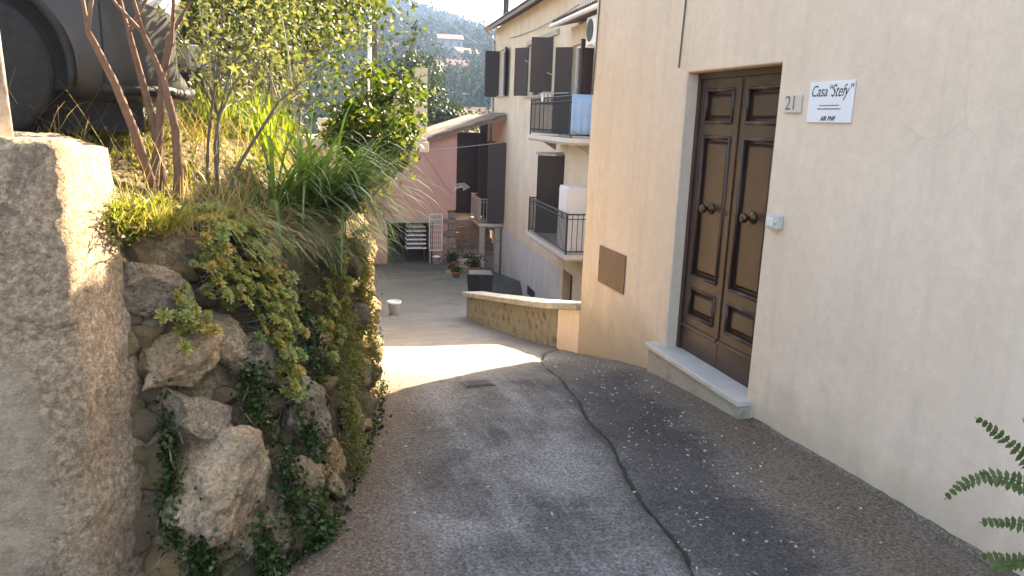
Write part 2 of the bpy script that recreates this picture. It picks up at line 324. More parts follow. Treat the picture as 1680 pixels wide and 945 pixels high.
MAT['mid_tree'] = leafmat('mid_tree_leaf', [(.03,.055,.02), (.045,.07,.027), (.07,.09,.04)], .15, .9, 0.0)
MAT['litter'] = leafmat('litter', [(.45,.42,.36), (.6,.57,.5), (.33,.28,.2)], .1, .8)
MAT['carpaint'] = M('carpaint', (.062,.061,.061), (.07,.069,.068), 3, .42, 0, metal=.25, spec=.4, coat=.35)
MAT['carplastic'] = M('carplastic', (.018,.018,.019), (.025,.025,.025), 30, .6, .2, 200, .001)
MAT['rubber'] = M('rubber', (.02,.02,.02), (.035,.033,.03), 20, .85, .3, 90)
MAT['rim'] = M('rim', (.10,.10,.10), (.08,.08,.08), 10, .35, 0, metal=.8)
MAT['headlight'] = M('headlight', (.75,.76,.78), (.6,.62,.65), 12, .1, 0, spec=.6, coat=.6)
MAT['bluesheet'] = M('bluesheet', (.20,.34,.55), (.26,.41,.62), 3, .8, .3, 12, .01)
MAT['terracotta'] = M('terracotta', (.34,.15,.085), (.42,.21,.13), 8, .85, .3, 50)
MAT['postpaint'] = M('postpaint', (.62,.60,.57), (.46,.44,.42), 22, .75, .5, 60, .003, c3=(.24,.20,.17))
MAT['blackplastic'] = M('blackplastic', (.018,.018,.022), (.028,.028,.03), 6, .5, .1, 60)
MAT['cable'] = M('cable', (.16,.14,.12), None, 10, .7, 0)
MAT['wire_pale'] = M('wire_pale', (.5,.5,.5), None, 10, .6, 0)

# ------------------------------------------------------------------ ground
HY = [-12,-6,0,3,4,5.3,6,7,8,9,10,12,15,18,21,24,28,31,36,60]
HZ = [1.2,.6,.12,.03,-.02,-.13,-.27,-.5,-.72,-.95,-1.15,-1.55,-2.05,-2.5,-2.92,-3.3,-3.78,-4.07,-4.2,-4.3]
def gh(y): return float(np.interp(y, HY, HZ))
GROOVE = [(1.15,.6),(1.30,1.5),(1.51,2.42),(1.70,3.6),(1.93,5.0),(2.10,6.1),(2.22,6.6),(2.5,7.3),(2.86,7.75)]
def groove_d(x, y):
    best = 9
    for (a, b) in zip(GROOVE[:-1], GROOVE[1:]):
        if y < min(a[1], b[1]) - .1 or y > max(a[1], b[1]) + .1: continue
        dx, dy = b[0]-a[0], b[1]-a[1]; t = max(0, min(1, ((x-a[0])*dx+(y-a[1])*dy)/(dx*dx+dy*dy)))
        best = min(best, math.hypot(x-a[0]-t*dx, y-a[1]-t*dy))
    return best
def build_path():
    xs = np.concatenate([np.linspace(-30, -1.2, 8), np.arange(-.9, 3.0, .024), np.linspace(3.05, 6, 12), np.linspace(7, 40, 8)])
    ys = np.concatenate([np.linspace(-12, 1.4, 14), np.arange(1.6, 8.2, .026), np.arange(8.3, 16, .12), np.linspace(16.5, 46, 40)])
    nx, ny = len(xs), len(ys); V = np.zeros((ny, nx, 3)); 
    for j, y in enumerate(ys):
        g = gh(y)
        for i, x in enumerate(xs):
            z = g + .010*N3(x, y, 0, 1.6)
            if -1 < x < 3.1 and 1.5 < y < 8.3:
                wob = .05*N3(0, y, 3, 1.7)+.014*N3(0, y, 5, 9); d = groove_d(x + wob, y)
                if d < .026: z -= .04*(1-(d/.026)**2)
                elif d < .10: z -= .010*(1-(d-.026)/.074)
                z += .004*N3(x, y, 5, 9) + .0022*N3(x, y, 9, 26)
            if x < -1.2: z -= .3
            if y > 6: z -= 1.7*sstep(max(3.3, .26*y), max(3.3, .26*y)+.35, x)
            V[j, i] = (x, y, z)
    idx = np.arange(nx*ny).reshape(ny, nx)
    F = np.stack([idx[:-1,:-1], idx[:-1,1:], idx[1:,1:], idx[1:,:-1]], -1).reshape(-1, 4)
    tag(link('path', npmesh('path', V.reshape(-1, 3), F, MAT['path'], True)), 'grey concrete lane sloping down between the houses', kind='structure')
build_path()
def joint_strip():
    V = []; F = []; rng = random.Random(77); P = []
    for a, b in zip(GROOVE[:-1], GROOVE[1:]):
        n = max(2, int(math.hypot(b[0]-a[0], b[1]-a[1])/.05))
        P += [(a[0]+(b[0]-a[0])*k/n, a[1]+(b[1]-a[1])*k/n) for k in range(n)]
    for (x, y) in P:
        x -= .05*N3(0, y, 3, 1.7)+.014*N3(0, y, 5, 9); w = max(.002, .008+.009*N3(x, y, 8, 7)+.006*N3(x, y, 2, 30)+rng.uniform(-.004,.004)); z = gh(y)+.010*N3(x, y, 0, 1.6)-.028+.006*N3(x, y, 6, 12)
        V += [(x-w, y, z+.004), (x, y, z+.007), (x+w, y, z+.004)]
    F = [(3*i+k, 3*i+k+1, 3*i+k+4, 3*i+k+3) for i in range(len(P)-1) for k in (0, 1)]
    o = link('joint_dirt', npmesh('joint_dirt', V, F, MAT['jointdirt'], True), bpy.data.objects['path'])
joint_strip()

def tz(x, y):
    r = 1 - sstep(40, 62, abs(y - 16)*1.0) if abs(x) < 40 else 0
    ridge = 112 - .34*x*.72 if x > -100 else 140
    ridge = max(30, min(105, 47 - .43*(x - 150)))
    d = y
    z = -6 + 27*sstep(48, 270, d) + (ridge - 20)*sstep(200, 640, d) + 14*sstep(60, 260, d)*sstep(60, -80, x)
    z += 5*FB(x, y, 0, .006, 4)*sstep(150, 400, d) + 2.0*FB(x, y, 2, .03, 3)*sstep(70, 150, d)
    side = max(abs(x) - 60, 0); z += 30*sstep(60, 500, side)
    return z
def build_terrain():
    xs = np.concatenate([np.linspace(-700, -160, 14), np.linspace(-150, 330, 90), np.linspace(350, 700, 12)])
    ys = np.concatenate([np.linspace(-700, -60, 8), np.linspace(-30, 60, 12), np.linspace(66, 760, 110), np.linspace(800, 1000, 4)])
    nx, ny = len(xs), len(ys)
    V = np.array([[(x, y, tz(x, y)) for x in xs] for y in ys])
    idx = np.arange(nx*ny).reshape(ny, nx)
    F = np.stack([idx[:-1,:-1], idx[:-1,1:], idx[1:,1:], idx[1:,:-1]], -1).reshape(-1, 4)
    tag(link('hillside', npmesh('hillside', V.reshape(-1, 3), F, MAT['terrain'], True)), 'wooded hillside rising behind the village', kind='structure')
build_terrain()

# ------------------------------------------------------------------ house with the door
def wall_open(mb, to3, u0, u1, w0, w1, ops, depth):
    """flat wall in (u,w); ops = list of (ua,ub,wa,wb); to3(u,w,d) gives the point d inside the wall"""
    us = sorted(set([u0, u1] + [o[0] for o in ops] + [o[1] for o in ops])); ws = sorted(set([w0, w1] + [o[2] for o in ops] + [o[3] for o in ops]))
    for i in range(len(us)-1):
        for j in range(len(ws)-1):
            cu, cw = (us[i]+us[i+1])/2, (ws[j]+ws[j+1])/2
            if any(o[0] < cu < o[1] and o[2] < cw < o[3] for o in ops): continue
            q = [(us[i], ws[j]), (us[i+1], ws[j]), (us[i+1], ws[j+1]), (us[i], ws[j+1])]
            mb.add([to3(a, b, 0) for a, b in q], [(0,1,2,3)])
    for (a, b, c, d) in ops:
        ring = [(a, c), (b, c), (b, d), (a, d)]
        for k in range(4):
            p, q = ring[k], ring[(k+1) % 4]
            mb.add([to3(*p, 0), to3(*q, 0), to3(*q, depth), to3(*p, depth)], [(0,1,2,3)])

WX = 2.8; DY0, DY1, DZ0, DZ1 = 4.095, 5.25, .10, 2.20; CY = 7.12
def build_house():
    H = empty('village_house', (WX, 5, 0))
    tag(H, 'cream plastered house with a dark double door facing the lane', 'house')
    off = (WX, 5, 0)
    mb = MB()
    wall_open(mb, lambda u, w, d: (WX + d, u, w), -9, CY, -1.6, 3.98, [(DY0, DY1, DZ0, DZ1)], .13)
    mb.add([(WX,CY,-1.6),(9,CY,-1.6),(9,CY,3.98),(WX,CY,3.98)], [(0,1,2,3)])
    mb.add([(WX,-9,-1.6),(9,-9,-1.6),(9,-9,3.98),(WX,-9,3.98)], [(0,1,2,3)])
    mb.add([(9,-9,-1.6),(9,CY,-1.6),(9,CY,3.98),(9,-9,3.98)], [(0,1,2,3)])
    me_o = part('wall', mb, MAT['plaster_house'], H, off=off)
    bm = bmesh.new(); bm.from_mesh(me_o.data); bmesh.ops.remove_doubles(bm, verts=bm.verts, dist=1e-5); bmesh.ops.recalc_face_normals(bm, faces=bm.faces); bm.to_mesh(me_o.data); bm.free()
    bv = me_o.modifiers.new('bevel', 'BEVEL'); bv.width = .012; bv.segments = 3; bv.limit_method = 'ANGLE'; bv.angle_limit = R(40)
    # roof
    mb = MB(); mb.extrude_y([(WX-.35,3.95),(WX-.35,4.09),(5.9,4.86),(9.35,4.09),(9.35,3.95),(5.9,4.72)], -9.3, CY+.02)
    rf = part('roof', mb, MAT['rooftile'], H, off=off)
    # doorstep, plinth under it
    mb = MB(); mb.box(WX-.10, WX+.13, DY0-.06, DY1+.16, .062, .102)
    part('doorstep', mb, MAT['marble'], H, bevel=.006, off=off)
    mb = MB()
    mb.add([(WX-.075,DY0-.05,-.2),(WX+.02,DY0-.05,-.2),(WX+.02,DY1+.14,-.3),(WX-.075,DY1+.14,-.3),(WX-.075,DY0-.05,.0615),(WX+.02,DY0-.05,.0615),(WX+.02,DY1+.14,.0615),(WX-.075,DY1+.14,.0615)],
           [(0,3,2,1),(4,5,6,7),(0,1,5,4),(1,2,6,5),(2,3,7,6),(3,0,4,7)])
    part('plinth', mb, MAT['cement'], H, bevel=.01, off=off)
    # mortar fillet along foot of wall
    mb = MB(); rng = random.Random(3)
    for (ya, yb) in ((-2.0, DY0-.06), (DY1+.16, 7.0)):
        pts = []; rad = []; y = ya
        while y < yb:
            k_ = 1 if ya < 0 else .5; pts.append((WX-.002+.006*N3(1, y, 0, 9), y, gh(y)-.008-.008*(1-k_))); rad.append((.030+.014*N3(0, y, 0, 4)+.006*N3(0, y, 3, 17))*k_); y += .06
        mb.tube(pts, rad, 8)
    part('mortar_fillet', mb, MAT['fillet'], H, True, off=off)
    # door frame and leaves
    mb = MB(); FX = WX+.095
    mb.box(FX, FX+.05, DY0+.001, DY0+.045, DZ0, DZ1-.001); mb.box(FX, FX+.05, DY1-.045, DY1-.001, DZ0, DZ1-.001); mb.box(FX, FX+.05, DY0+.045, DY1-.045, DZ1-.045, DZ1-.001)
    part('door_frame', mb, MAT['wood_door'], H, off=off)
    ym = (DY0+DY1)/2
    for (ya, yb, inner) in ((ym+.003, DY1-.047, 1), (DY0+.047, ym-.003, -1)):
        st = .085; LX = FX+.012   # face of the stiles
        pz = [(.40, .61), (.71, 1.745), (1.85, 2.075)]
        ops = [(ya+st, yb-st, a, b) for a, b in pz]
        mb = MB(); wall_open(mb, lambda u, w, d: (LX+d, u, w), ya, yb, .30, DZ1-.048, ops, .03)
        for (q) in ((ya, .30, ya, DZ1-.048), (yb, .30, yb, DZ1-.048)):
            mb.add([(LX,q[0],q[1]),(LX+.04,q[0],q[1]),(LX+.04,q[2],q[3]),(LX,q[2],q[3])], [(0,1,2,3)])
        leaf = part('door_leaf', mb, MAT['wood_door'], H, off=off)
        mb = MB(); mb.box(LX+.004, LX+.04, ya, yb, DZ0+.004, .292); part('kick_board', mb, MAT['wood_door'], leaf, bevel=.004, off=off)
        mb = MB(); mb.box(LX-.014, LX+.02, ya+.005, yb-.005, .292, .322); part('weather_bar', mb, MAT['wood_door'], leaf, bevel=.008, off=off)
        for a, b in pz:
            y0, y1 = ya+st, yb-st
            mb = MB()   # raised and fielded panel
            ring = lambda i, x: [(x,y0+i,a+i),(x,y1-i,a+i),(x,y1-i,b-i),(x,y0+i,b-i)]
            vs_ = ring(0, LX+.029)+ring(.028, LX+.029)+ring(.052, LX+.012)+[ ]
            mb.add(vs_, [(k,(k+1)%4,4+(k+1)%4,4+k) for k in range(4)] + [(4+k,4+(k+1)%4,8+(k+1)%4,8+k) for k in range(4)] + [(8,9,10,11)])
            part('door_panel', mb, MAT['wood_door'], leaf, off=off)
            mb = MB()   # bolection moulding round the panel
            for (p, q) in (((y0,a),(y1,a)),((y1,a),(y1,b)),((y1,b),(y0,b)),((y0,b),(y0,a))):
                mb.tube([(LX+.002,p[0],p[1]),(LX+.002,q[0],q[1])], .014, 8)
            part('moulding', mb, MAT['wood_door'], leaf, True, off=off)
        yk = (ya+yb)/2
        mb = MB(); mb.lathe([(.040,0),(.042,-.008),(.036,-.014),(.014,-.02),(.013,-.045),(.026,-.052),(.034,-.066),(.033,-.08),(.022,-.09),(.004,-.093)], (LX+.012, yk, 1.235), 20, 'x')
        part('knob', mb, MAT['brass'], leaf, True, off=off)
        if inner == 1:
            mb = MB(); mb.lathe([(.016,0),(.016,-.008),(.012,-.012)], (LX, ya+.035, 1.23), 14, 'x'); part('lock', mb, MAT['brass'], leaf, True, off=off)
            mb = MB(); mb.box(LX-.01, LX+.0, ya-.016, ya+.016, .323, DZ1-.06); part('meeting_stile', mb, MAT['wood_door'], leaf, bevel=.006, off=off)
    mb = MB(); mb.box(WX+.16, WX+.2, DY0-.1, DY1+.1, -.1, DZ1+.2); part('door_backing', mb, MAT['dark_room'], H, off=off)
    # roof tiles along the eave
    tm = MB()
    vs_ = []
    for k in range(7):
        t = math.pi*k/6
        for x in (0, .42): vs_.append((x, .085*math.cos(t)*(1-.1*x), .07*math.sin(t)+x*.22))
    tm.add(vs_, [(2*k,2*k+1,2*k+3,2*k+2) for k in range(6)]); tme = tm.mesh('roof_tile', MAT['rooftile'], True)
    for k in range(89):
        link('roof_tile', tme, rf, (-.37, -9.2+.18*k-5+.0, 4.08))
build_house()

# small things fixed to the wall
def text_mesh(s, size, m, shear=0, sx=1.0, ext=.0006, bold=0.0):
    c = bpy.data.curves.new('t', 'FONT'); c.body = s; c.size = size; c.align_x = 'CENTER'; c.align_y = 'CENTER'; c.shear = shear; c.extrude = ext; c.offset = bold
    o = bpy.data.objects.new('t', c); col.objects.link(o); bpy.context.view_layer.update()
    me = bpy.data.meshes.new_from_object(o.evaluated_get(bpy.context.evaluated_depsgraph_get()))
    bpy.data.objects.remove(o); bpy.data.curves.remove(c)
    me.transform(Matrix.Diagonal((sx, 1, 1, 1))); me.materials.clear(); me.materials.append(m); return me
WALLROT = Matrix(((0,0,-1),(-1,0,0),(0,1,0))).to_4x4()   # text X -> -y, text Y -> +z, normal -> -x
def on_wall(name, me, parent, y, z, x):
    o = link(name, me, parent); o.matrix_local = Matrix.Translation((x, y, z)) @ WALLROT; return o
sg = empty('sign', (WX, 3.61, 1.9665)); tag(sg, 'white rectangular sign with black lettering screwed to the cream wall', 'sign')
mb = MB(); mb.box(-.012, -.002, -.18, .18, -.1085, .1085); part('board', mb, MAT['sign'], sg, bevel=.002)
on_wall('lettering', text_mesh('Casa', .084, MAT['ink'], .22, .84), sg, .093, .056, -.0125)
on_wall('lettering', text_mesh('\u201CStefy\u201D', .092, MAT['ink'], .35, .74), sg, -.072, .056, -.0125)
on_wall('lettering', text_mesh('AIR BNB', .034, MAT['ink'], .28, .95, bold=.0009), sg, .0, -.088, -.0125)
rng = random.Random(8)
for (z, w, h) in ((-.018, .16, .006), (-.036, .19, .007)):
    mb = MB(); y = w/2
    while y > -w/2:
        l = rng.uniform(.006, .016); mb.box(-.0130, -.0122, max(y-l, -w/2), y, z-h/2, z+h/2*rng.uniform(.6, 1.1)); y -= l+.0025
    part('small_print', mb, MAT['ink_grey'], sg)
nb = empty('house_number', (WX, 3.931, 1.96)); tag(nb, 'small square ceramic tile with number 21 beside the door', 'house number')
mb = MB(); mb.box(-.016, -.002, -.078, .078, -.05, .05); part('tile', mb, MAT['tile_num'], nb, bevel=.004)
on_wall('numerals', text_mesh('21', .115, MAT['ink_grey'], 0, .95, .001), nb, .012, .002, -.0165)
db = empty('doorbell', (WX, 3.967, 1.27)); tag(db, 'small grey plastic doorbell box right of the wooden door', 'doorbell')
mb = MB(); mb.box(-.045, -.002, -.062, .062, -.042, .042); part('housing', mb, MAT['plastic_grey'], db, bevel=.008)
mb = MB(); mb.box(-.049, -.044, -.018, .042, -.026, .026); part('name_plate', mb, MAT['whitemetal'], db, bevel=.002)
mb = MB(); mb.lathe([(.010,0),(.010,-.006),(.006,-.008)], (-.045, -.042, 0), 12, 'x'); part('button', mb, MAT['plastic_grey'], db, True)
mc = empty('meter_cover', (WX, 6.38, .51)); tag(mc, 'flat brown metal meter cover set into the cream wall', 'meter cover')
mb = MB(); mb.box(-.014, -.002, -.30, .30, -.175, .175); part('panel', mb, MAT['bronze_plate'], mc, bevel=.003)
mb = MB(); mb.lathe([(.012,0),(.012,-.004)], (-.014, .27, .02), 12, 'x'); part('lock', mb, MAT['iron'], mc)
mb = MB(); mb.tube([(WX-.008,5.34,3.65),(WX-.008,5.335,2.9),(WX-.008,5.36,2.5),(WX-.008,5.375,2.24)], .006, 6)
tag(part('wall_cable', mb, MAT['cable']), 'thin cable hanging down the cream wall above the door', 'cable')
mb = MB(); mb.tube([(WX-.008,7.04,3.65),(WX-.008,7.05,2.9),(WX-.012,7.07,2.4),(WX-.008,7.10,2.1),(WX+.1,7.13,1.95)], .006, 6)
tag(part('wall_cable', mb, MAT['cable']), 'thin cable running down the corner of the cream house', 'cable')

# ------------------------------------------------------------------ parapet along the lane
def build_parapet():
    P = empty('parapet_wall', (2.9, 10, gh(10))); tag(P, 'low mossy stone parapet with pale cap beside the lane', 'wall')
    off = (2.9, 10, gh(10)); y0, y1 = CY+.005, 13.6
    def xf(y): return 2.80 + .035*max(0, y-7.1)
    def ct(y): return float(np.interp(y, [7.1, 8.5, 13.6], [.0, -.33, -1.36]))
    mb = MB(); ys = np.linspace(y0, y1, 60)
    for a, b in zip(ys[:-1], ys[1:]):
        pass
    sec = []
    for y in ys: sec.append([(xf(y)+.03, y, gh(y)-.5), (xf(y)+.30, y, gh(y)-2.5), (xf(y)+.30, y, ct(y)-.06), (xf(y)+.03, y, ct(y)-.06)])
    vs_ = [p for s in sec for p in s]; fs_ = []
    for i in range(len(sec)-1):
        for k in range(4): fs_.append((i*4+k, i*4+(k+1)%4, i*4+4+(k+1)%4, i*4+4+k))
    fs_ += [(0,1,2,3), tuple(len(vs_)-4+k for k in range(4))]
    mb.add(vs_, fs_); core = part('core', mb, MAT['parapet_render'], P, off=off)
    # plastered end next to the house
    mb = MB(); q = []
    for y in (y0+.003, 7.85): q.append([(xf(y)-.002, y, gh(y)-.4), (xf(y)+.05, y, gh(y)-.4), (xf(y)+.05, y, ct(y)-.061), (xf(y)-.002, y, ct(y)-.061)])
    mb.add(q[0]+q[1], [(0,1,2,3),(4,5,6,7)]+[(k,(k+1)%4,4+(k+1)%4,4+k) for k in range(4)]); part('render_coat', mb, MAT['plaster_house'], P, off=off)
    # cap slabs
    ys = [y0+.003, 8.2, 9.3, 10.4, 11.5, 12.6, 13.65]
    for a, b in zip(ys[:-1], ys[1:]):
        mb = MB(); b2 = b-.006
        mb.add([(xf(a)-.05,a,ct(a)-.06),(xf(a)+.36,a,ct(a)-.06),(xf(b2)+.36,b2,ct(b2)-.06),(xf(b2)-.05,b2,ct(b2)-.06),
                (xf(a)-.05,a,ct(a)+.02),(xf(a)+.36,a,ct(a)+.02),(xf(b2)+.36,b2,ct(b2)+.02),(xf(b2)-.05,b2,ct(b2)+.02)], [(0,3,2,1),(4,5,6,7),(0,1,5,4),(1,2,6,5),(2,3,7,6),(3,0,4,7)])
        part('cap_slab', mb, MAT['capstone'], P, bevel=.012, off=off)
    # face stones
    rng = random.Random(21); y = 7.86
    var = [stone_mesh(rng, .5, .5, .5, 2, MAT['parapet'], 4) for _ in range(8)]
    row_z = 0
    for r in range(4):
        y = 7.9 + .07*r
        while y < 13.5:
            L = rng.uniform(.14, .38); h = (ct(y)-.06-gh(y)+.04)/3.6
            z = gh(y) + (r+.35)*h
            if z < ct(y)-.10:
                o = link('stone', rng.choice(var), P, (xf(y)+.045+rng.uniform(0,.035)-off[0], y+L/2-off[1], z-off[2])); o.scale = (.075, L*rng.uniform(.6,1.0), h*rng.uniform(.65,1.05)); o.rotation_euler = (rng.uniform(-.15,.15), 0, 0)
            y += L

def stone_mesh(rng, w, h, d, sub, m, cuts=6, rough=.10):
    bm = bmesh.new(); bmesh.ops.create_icosphere(bm, subdivisions=sub, radius=1.0)
    pl = []
    for _ in range(cuts):
        n = Vector((rng.gauss(0,1), rng.gauss(0,1), rng.gauss(0,1))).normalized(); pl.append((n, rng.uniform(.45, .80)))
    so = Vector((rng.uniform(-50,50), rng.uniform(-50,50), rng.uniform(-50,50)))
    for v in bm.verts:
        c = v.co.copy()
        for n, k in pl:
            e = c.dot(n) - k
            if e > 0: c -= n*e*.92
        f = mn.fractal(c*1.7+so, .9, 2.1, 3)*rough*1.3 + mn.fractal(c*5+so, .8, 2.1, 4)*rough*.55 - abs(mn.noise(c*9+so))*rough*.35
        c = c*(1+f); v.co = Vector((c.x*w, c.y*h, c.z*d))
    me = bpy.data.meshes.new('stone'); bm.to_mesh(me); bm.free(); me.materials.append(m)
    me.polygons.foreach_set('use_smooth', [True]*len(me.polygons)); return me
build_parapet()

# ------------------------------------------------------------------ stone retaining wall, concrete end, bank
BX = [(-.60,2.72),(-.3,2.70),(-.1,2.80),(.1,3.05),(.3,3.85),(.47,4.65),(.58,5.5),(.70,6.8),(.72,8.5)]
TX = [(-.70,3.05),(-.52,3.2),(-.34,3.5),(-.14,3.85),(.08,4.3),(.32,4.85),(.50,5.6),(.62,6.8),(.62,8.5)]
def S(s, z):
    n = len(BX)-1; i = max(0, min(int(s*n), n-1)); f = s*n-i; k = z/1.25
    x = (BX[i][0]*(1-f)+BX[i+1][0]*f)*(1-k)+(TX[i][0]*(1-f)+TX[i+1][0]*f)*k
    y = (BX[i][1]*(1-f)+BX[i+1][1]*f)*(1-k)+(TX[i][1]*(1-f)+TX[i+1][1]*f)*k
    return Vector((x, y, z))
def SN(s, z):
    t = S(min(1, s+.03), z)-S(max(0, s-.03), z); u = S(s, z+.05)-S(s, z-.05); n = t.cross(u).normalized(); return n
def ztop(s): return float(np.interp(s, [0,.3,.5,.62,.75,1], [1.36,1.25,1.14,1.05,.95,.85]))
def frame(nrm_, roll=0):
    z = Vector((0,0,1)); x = z.cross(nrm_).normalized(); y = nrm_.cross(x).normalized()
    m = Matrix((x, y, nrm_)).transposed(); return m @ Matrix.Rotation(roll, 3, 'Z')
def build_stone_wall():
    O = (0, 4, 0); W = empty('stone_wall', O); tag(W, 'rough rubble stone retaining wall overgrown with succulents', 'wall')
    ns, nz = 90, 44; vs_ = []
    for i in range(ns):
        s = i/(ns-1); zt = ztop(s)+.02
        for j in range(nz+3):
            if j < nz:
                p = S(s, 0); z0 = gh(p.y)-.3; z = z0+(zt-z0)*j/(nz-1); p = S(s, z); n = SN(s, max(z, .0))
                p = p + n*(-.065 + .05*FB(p.x, p.y, p.z, 4.5, 4))
            else:
                e = (j-nz+1); p = S(s, zt)+SN(s, zt)*(-.12-.25*e)+Vector((0,0,.03*e)); 
            vs_.append((p.x-O[0], p.y-O[1], p.z-O[2]))
    h = nz+3; fs_ = [(i*h+j, (i+1)*h+j, (i+1)*h+j+1, i*h+j+1) for i in range(ns-1) for j in range(h-1)]
    link('core', npmesh('core', vs_, fs_, MAT['mortar'], True), W)
    rng = random.Random(5)
    big = [(.05,1.21,.103,.149,10),(.12,1.13,.249,.189,-10),(.035,1.36,.159,.137,0),(.145,.85,.31,.262,25),(.235,.86,.178,.381,35),(.155,.62,.237,.332,20),
           (.312,.72,.241,.241,0),(.388,.48,.252,.336,30),(.19,.38,.43,.34,38),(.202,.20,.119,.166,0),(.515,1.1,.203,.203,0),(.618,.9,.19,.15,0),(.61,.6,.17,.2,10),(.60,.3,.18,.2,-10),
           (.36,.28,.147,.24,15),(.44,.19,.149,.179,0),(.308,.2,.152,.178,0),(.428,.07,.116,.145,0),(.442,.68,.215,.215,0),(.265,.14,.122,.171,0),(.528,.17,.136,.239,0),(.14,.18,.138,.138,0)]
    placed = []
    for (s, z, w, h, rot) in big:
        p = S(s, z); n = SN(s, z)
        dep = min(w, h)*.42
        me = stone_mesh(rng, w*.64, h*.62, dep, 5 if w*h > .03 else 4, MAT['rock'] if w*h > .03 else MAT['rock_small'], 9, .17)
        o = link('stone', me, W); o.matrix_local = Matrix.Translation(p+n*(-.02)-Vector(O)) @ frame(n, R(rot)).to_4x4(); placed.append((p, max(w, h)*.5))
    tries = 0; cnt = 0
    var = [stone_mesh(rng, 1.15, 1.15, .85, 3, MAT['rock_small'], 11, .15) for _ in range(12)]
    while tries < 6000 and cnt < 275:
        tries += 1; s = rng.uniform(.0, 1); p0 = S(s, 0); z = rng.uniform(gh(p0.y)-.03, ztop(s)-.04); p = S(s, z); r = rng.uniform(.04, .125)*(1 if tries < 2500 else .6)
        if any((p-q).length < (r+rq)*.68 for q, rq in placed): continue
        n = SN(s, z); o = link('stone', rng.choice(var), W)
        o.matrix_local = Matrix.Translation(p+n*(-.05)-Vector(O)) @ frame(n, rng.uniform(-.6,.6)).to_4x4() @ Matrix.Diagonal((r*rng.uniform(.9,1.35), r*rng.uniform(.7,1.05), r*.9, 1))
        placed.append((p, r)); cnt += 1
build_stone_wall()

def rough_solid(name, mb, m, parent, cuts, amp, sc, off):
    o = part(name, mb, m, parent, True, off=off); bm = bmesh.new(); bm.from_mesh(o.data)
    bmesh.ops.remove_doubles(bm, verts=bm.verts, dist=1e-4)
    for _ in range(cuts): bmesh.ops.subdivide_edges(bm, edges=[e for e in bm.edges if e.calc_length() > .06], cuts=1, use_grid_fill=True)
    bmesh.ops.triangulate(bm, faces=[f for f in bm.faces if len(f.verts) > 4]); bm.normal_update()
    for v in bm.verts: v.co += v.normal*(amp*FB(v.co.x, v.co.y, v.co.z, sc, 4) + amp*.5*FB(v.co.x, v.co.y, v.co.z+9, sc*4, 3))
    bm.to_mesh(o.data); bm.free(); o.data.polygons.foreach_set('use_smooth', [True]*len(o.data.polygons)); return o
cw = empty('concrete_wall', (-.9, 2.9, 0)); tag(cw, 'weathered brown concrete wall end with a painted post on top', 'wall')
mb = MB(); _b0 = [(-2.4,2.10),(-1.5,2.32),(-.76,2.545),(-.655,2.60),(-.60,2.70),(-.46,2.90),(-.55,3.35),(-.95,3.62),(-2.4,3.62)]; _t0 = [(-2.4,2.25),(-1.5,2.46),(-.82,2.70),(-.725,2.75),(-.70,2.85),(-.67,3.12),(-.72,3.45),(-.95,3.62),(-2.4,3.62)]; _tz = [1.70,1.70,1.70,1.695,1.69,1.64,1.64,1.69,1.70]
mb.add([(*p,-.3) for p in _b0]+[(*p,z_) for p, z_ in zip(_t0, _tz)], [tuple(range(9))[::-1]]+[(9,9+k,10+k) for k in range(1,8)]+[(i,(i+1)%9,9+(i+1)%9,9+i) for i in range(9)])
rough_solid('body', mb, MAT['oldconcrete'], cw, 6, .013, 3.4, (-.9,2.9,0))

def bank_x(y): return float(np.interp(y, [2.6]+[p[1] for p in TX]+[14,40], [-.7]+[p[0] for p in TX]+[.6,-1.0]))-.10
def bank_z(x, y):
    zt = float(np.interp(y, [3.05,3.5,4.3,5.6,6.8,8.5,14,40], [1.36,1.28,1.20,1.10,.97,.87,.8,.6])); pl = float(np.interp(y, [0,6,14,40], [1.63,1.63,1.5,1.0]))
    d = bank_x(y)-x; return zt+(pl-zt)*sstep(-.05, .75, d)+.05*FB(x, y, 0, 2.2, 3)*sstep(0, .4, d)*(1-.7*sstep(3.2, 3.6, 3.3 if x < -.7 and y < 4.6 else 9))
def build_bank():
    B = []; ys = np.concatenate([np.arange(2.7, 9.5, .12), np.linspace(9.8, 40, 30)]); ds = np.concatenate([np.arange(0, 2.2, .1), np.linspace(2.5, 40, 14)])
    for y in ys:
        for d in ds: x = bank_x(y)-d; B.append((x, y, bank_z(x, y)))
    nx = len(ds); n = len(ys)
    F = [(j*nx+i, j*nx+i+1, (j+1)*nx+i+1, (j+1)*nx+i) for j in range(n-1) for i in range(nx-1)]
    base = len(B)
    for j, y in enumerate(ys): B.append((bank_x(y), y, -6))
    F += [(j*nx, (j+1)*nx, base+j+1, base+j) for j in range(n-1)]
    k0 = len(B); B += [(B[(n-1)*nx+i][0], 40, -8) for i in range(nx)]
    F += [((n-1)*nx+i, (n-1)*nx+i+1, k0+i+1, k0+i) for i in range(nx-1)]
    tag(link('embankment', npmesh('embankment', B, F, MAT['soil'], True)), 'earth bank held up by the stone wall', kind='structure')
build_bank()

# rusty post
mb = MB(); mb.tube([(-.905,2.86,1.66),(-.93,2.87,2.4),(-.955,2.88,3.2)], .034, 14)
tag(part('post', mb, MAT['postpaint'], smooth=True), 'peeling white painted metal post standing on the concrete wall', 'post')

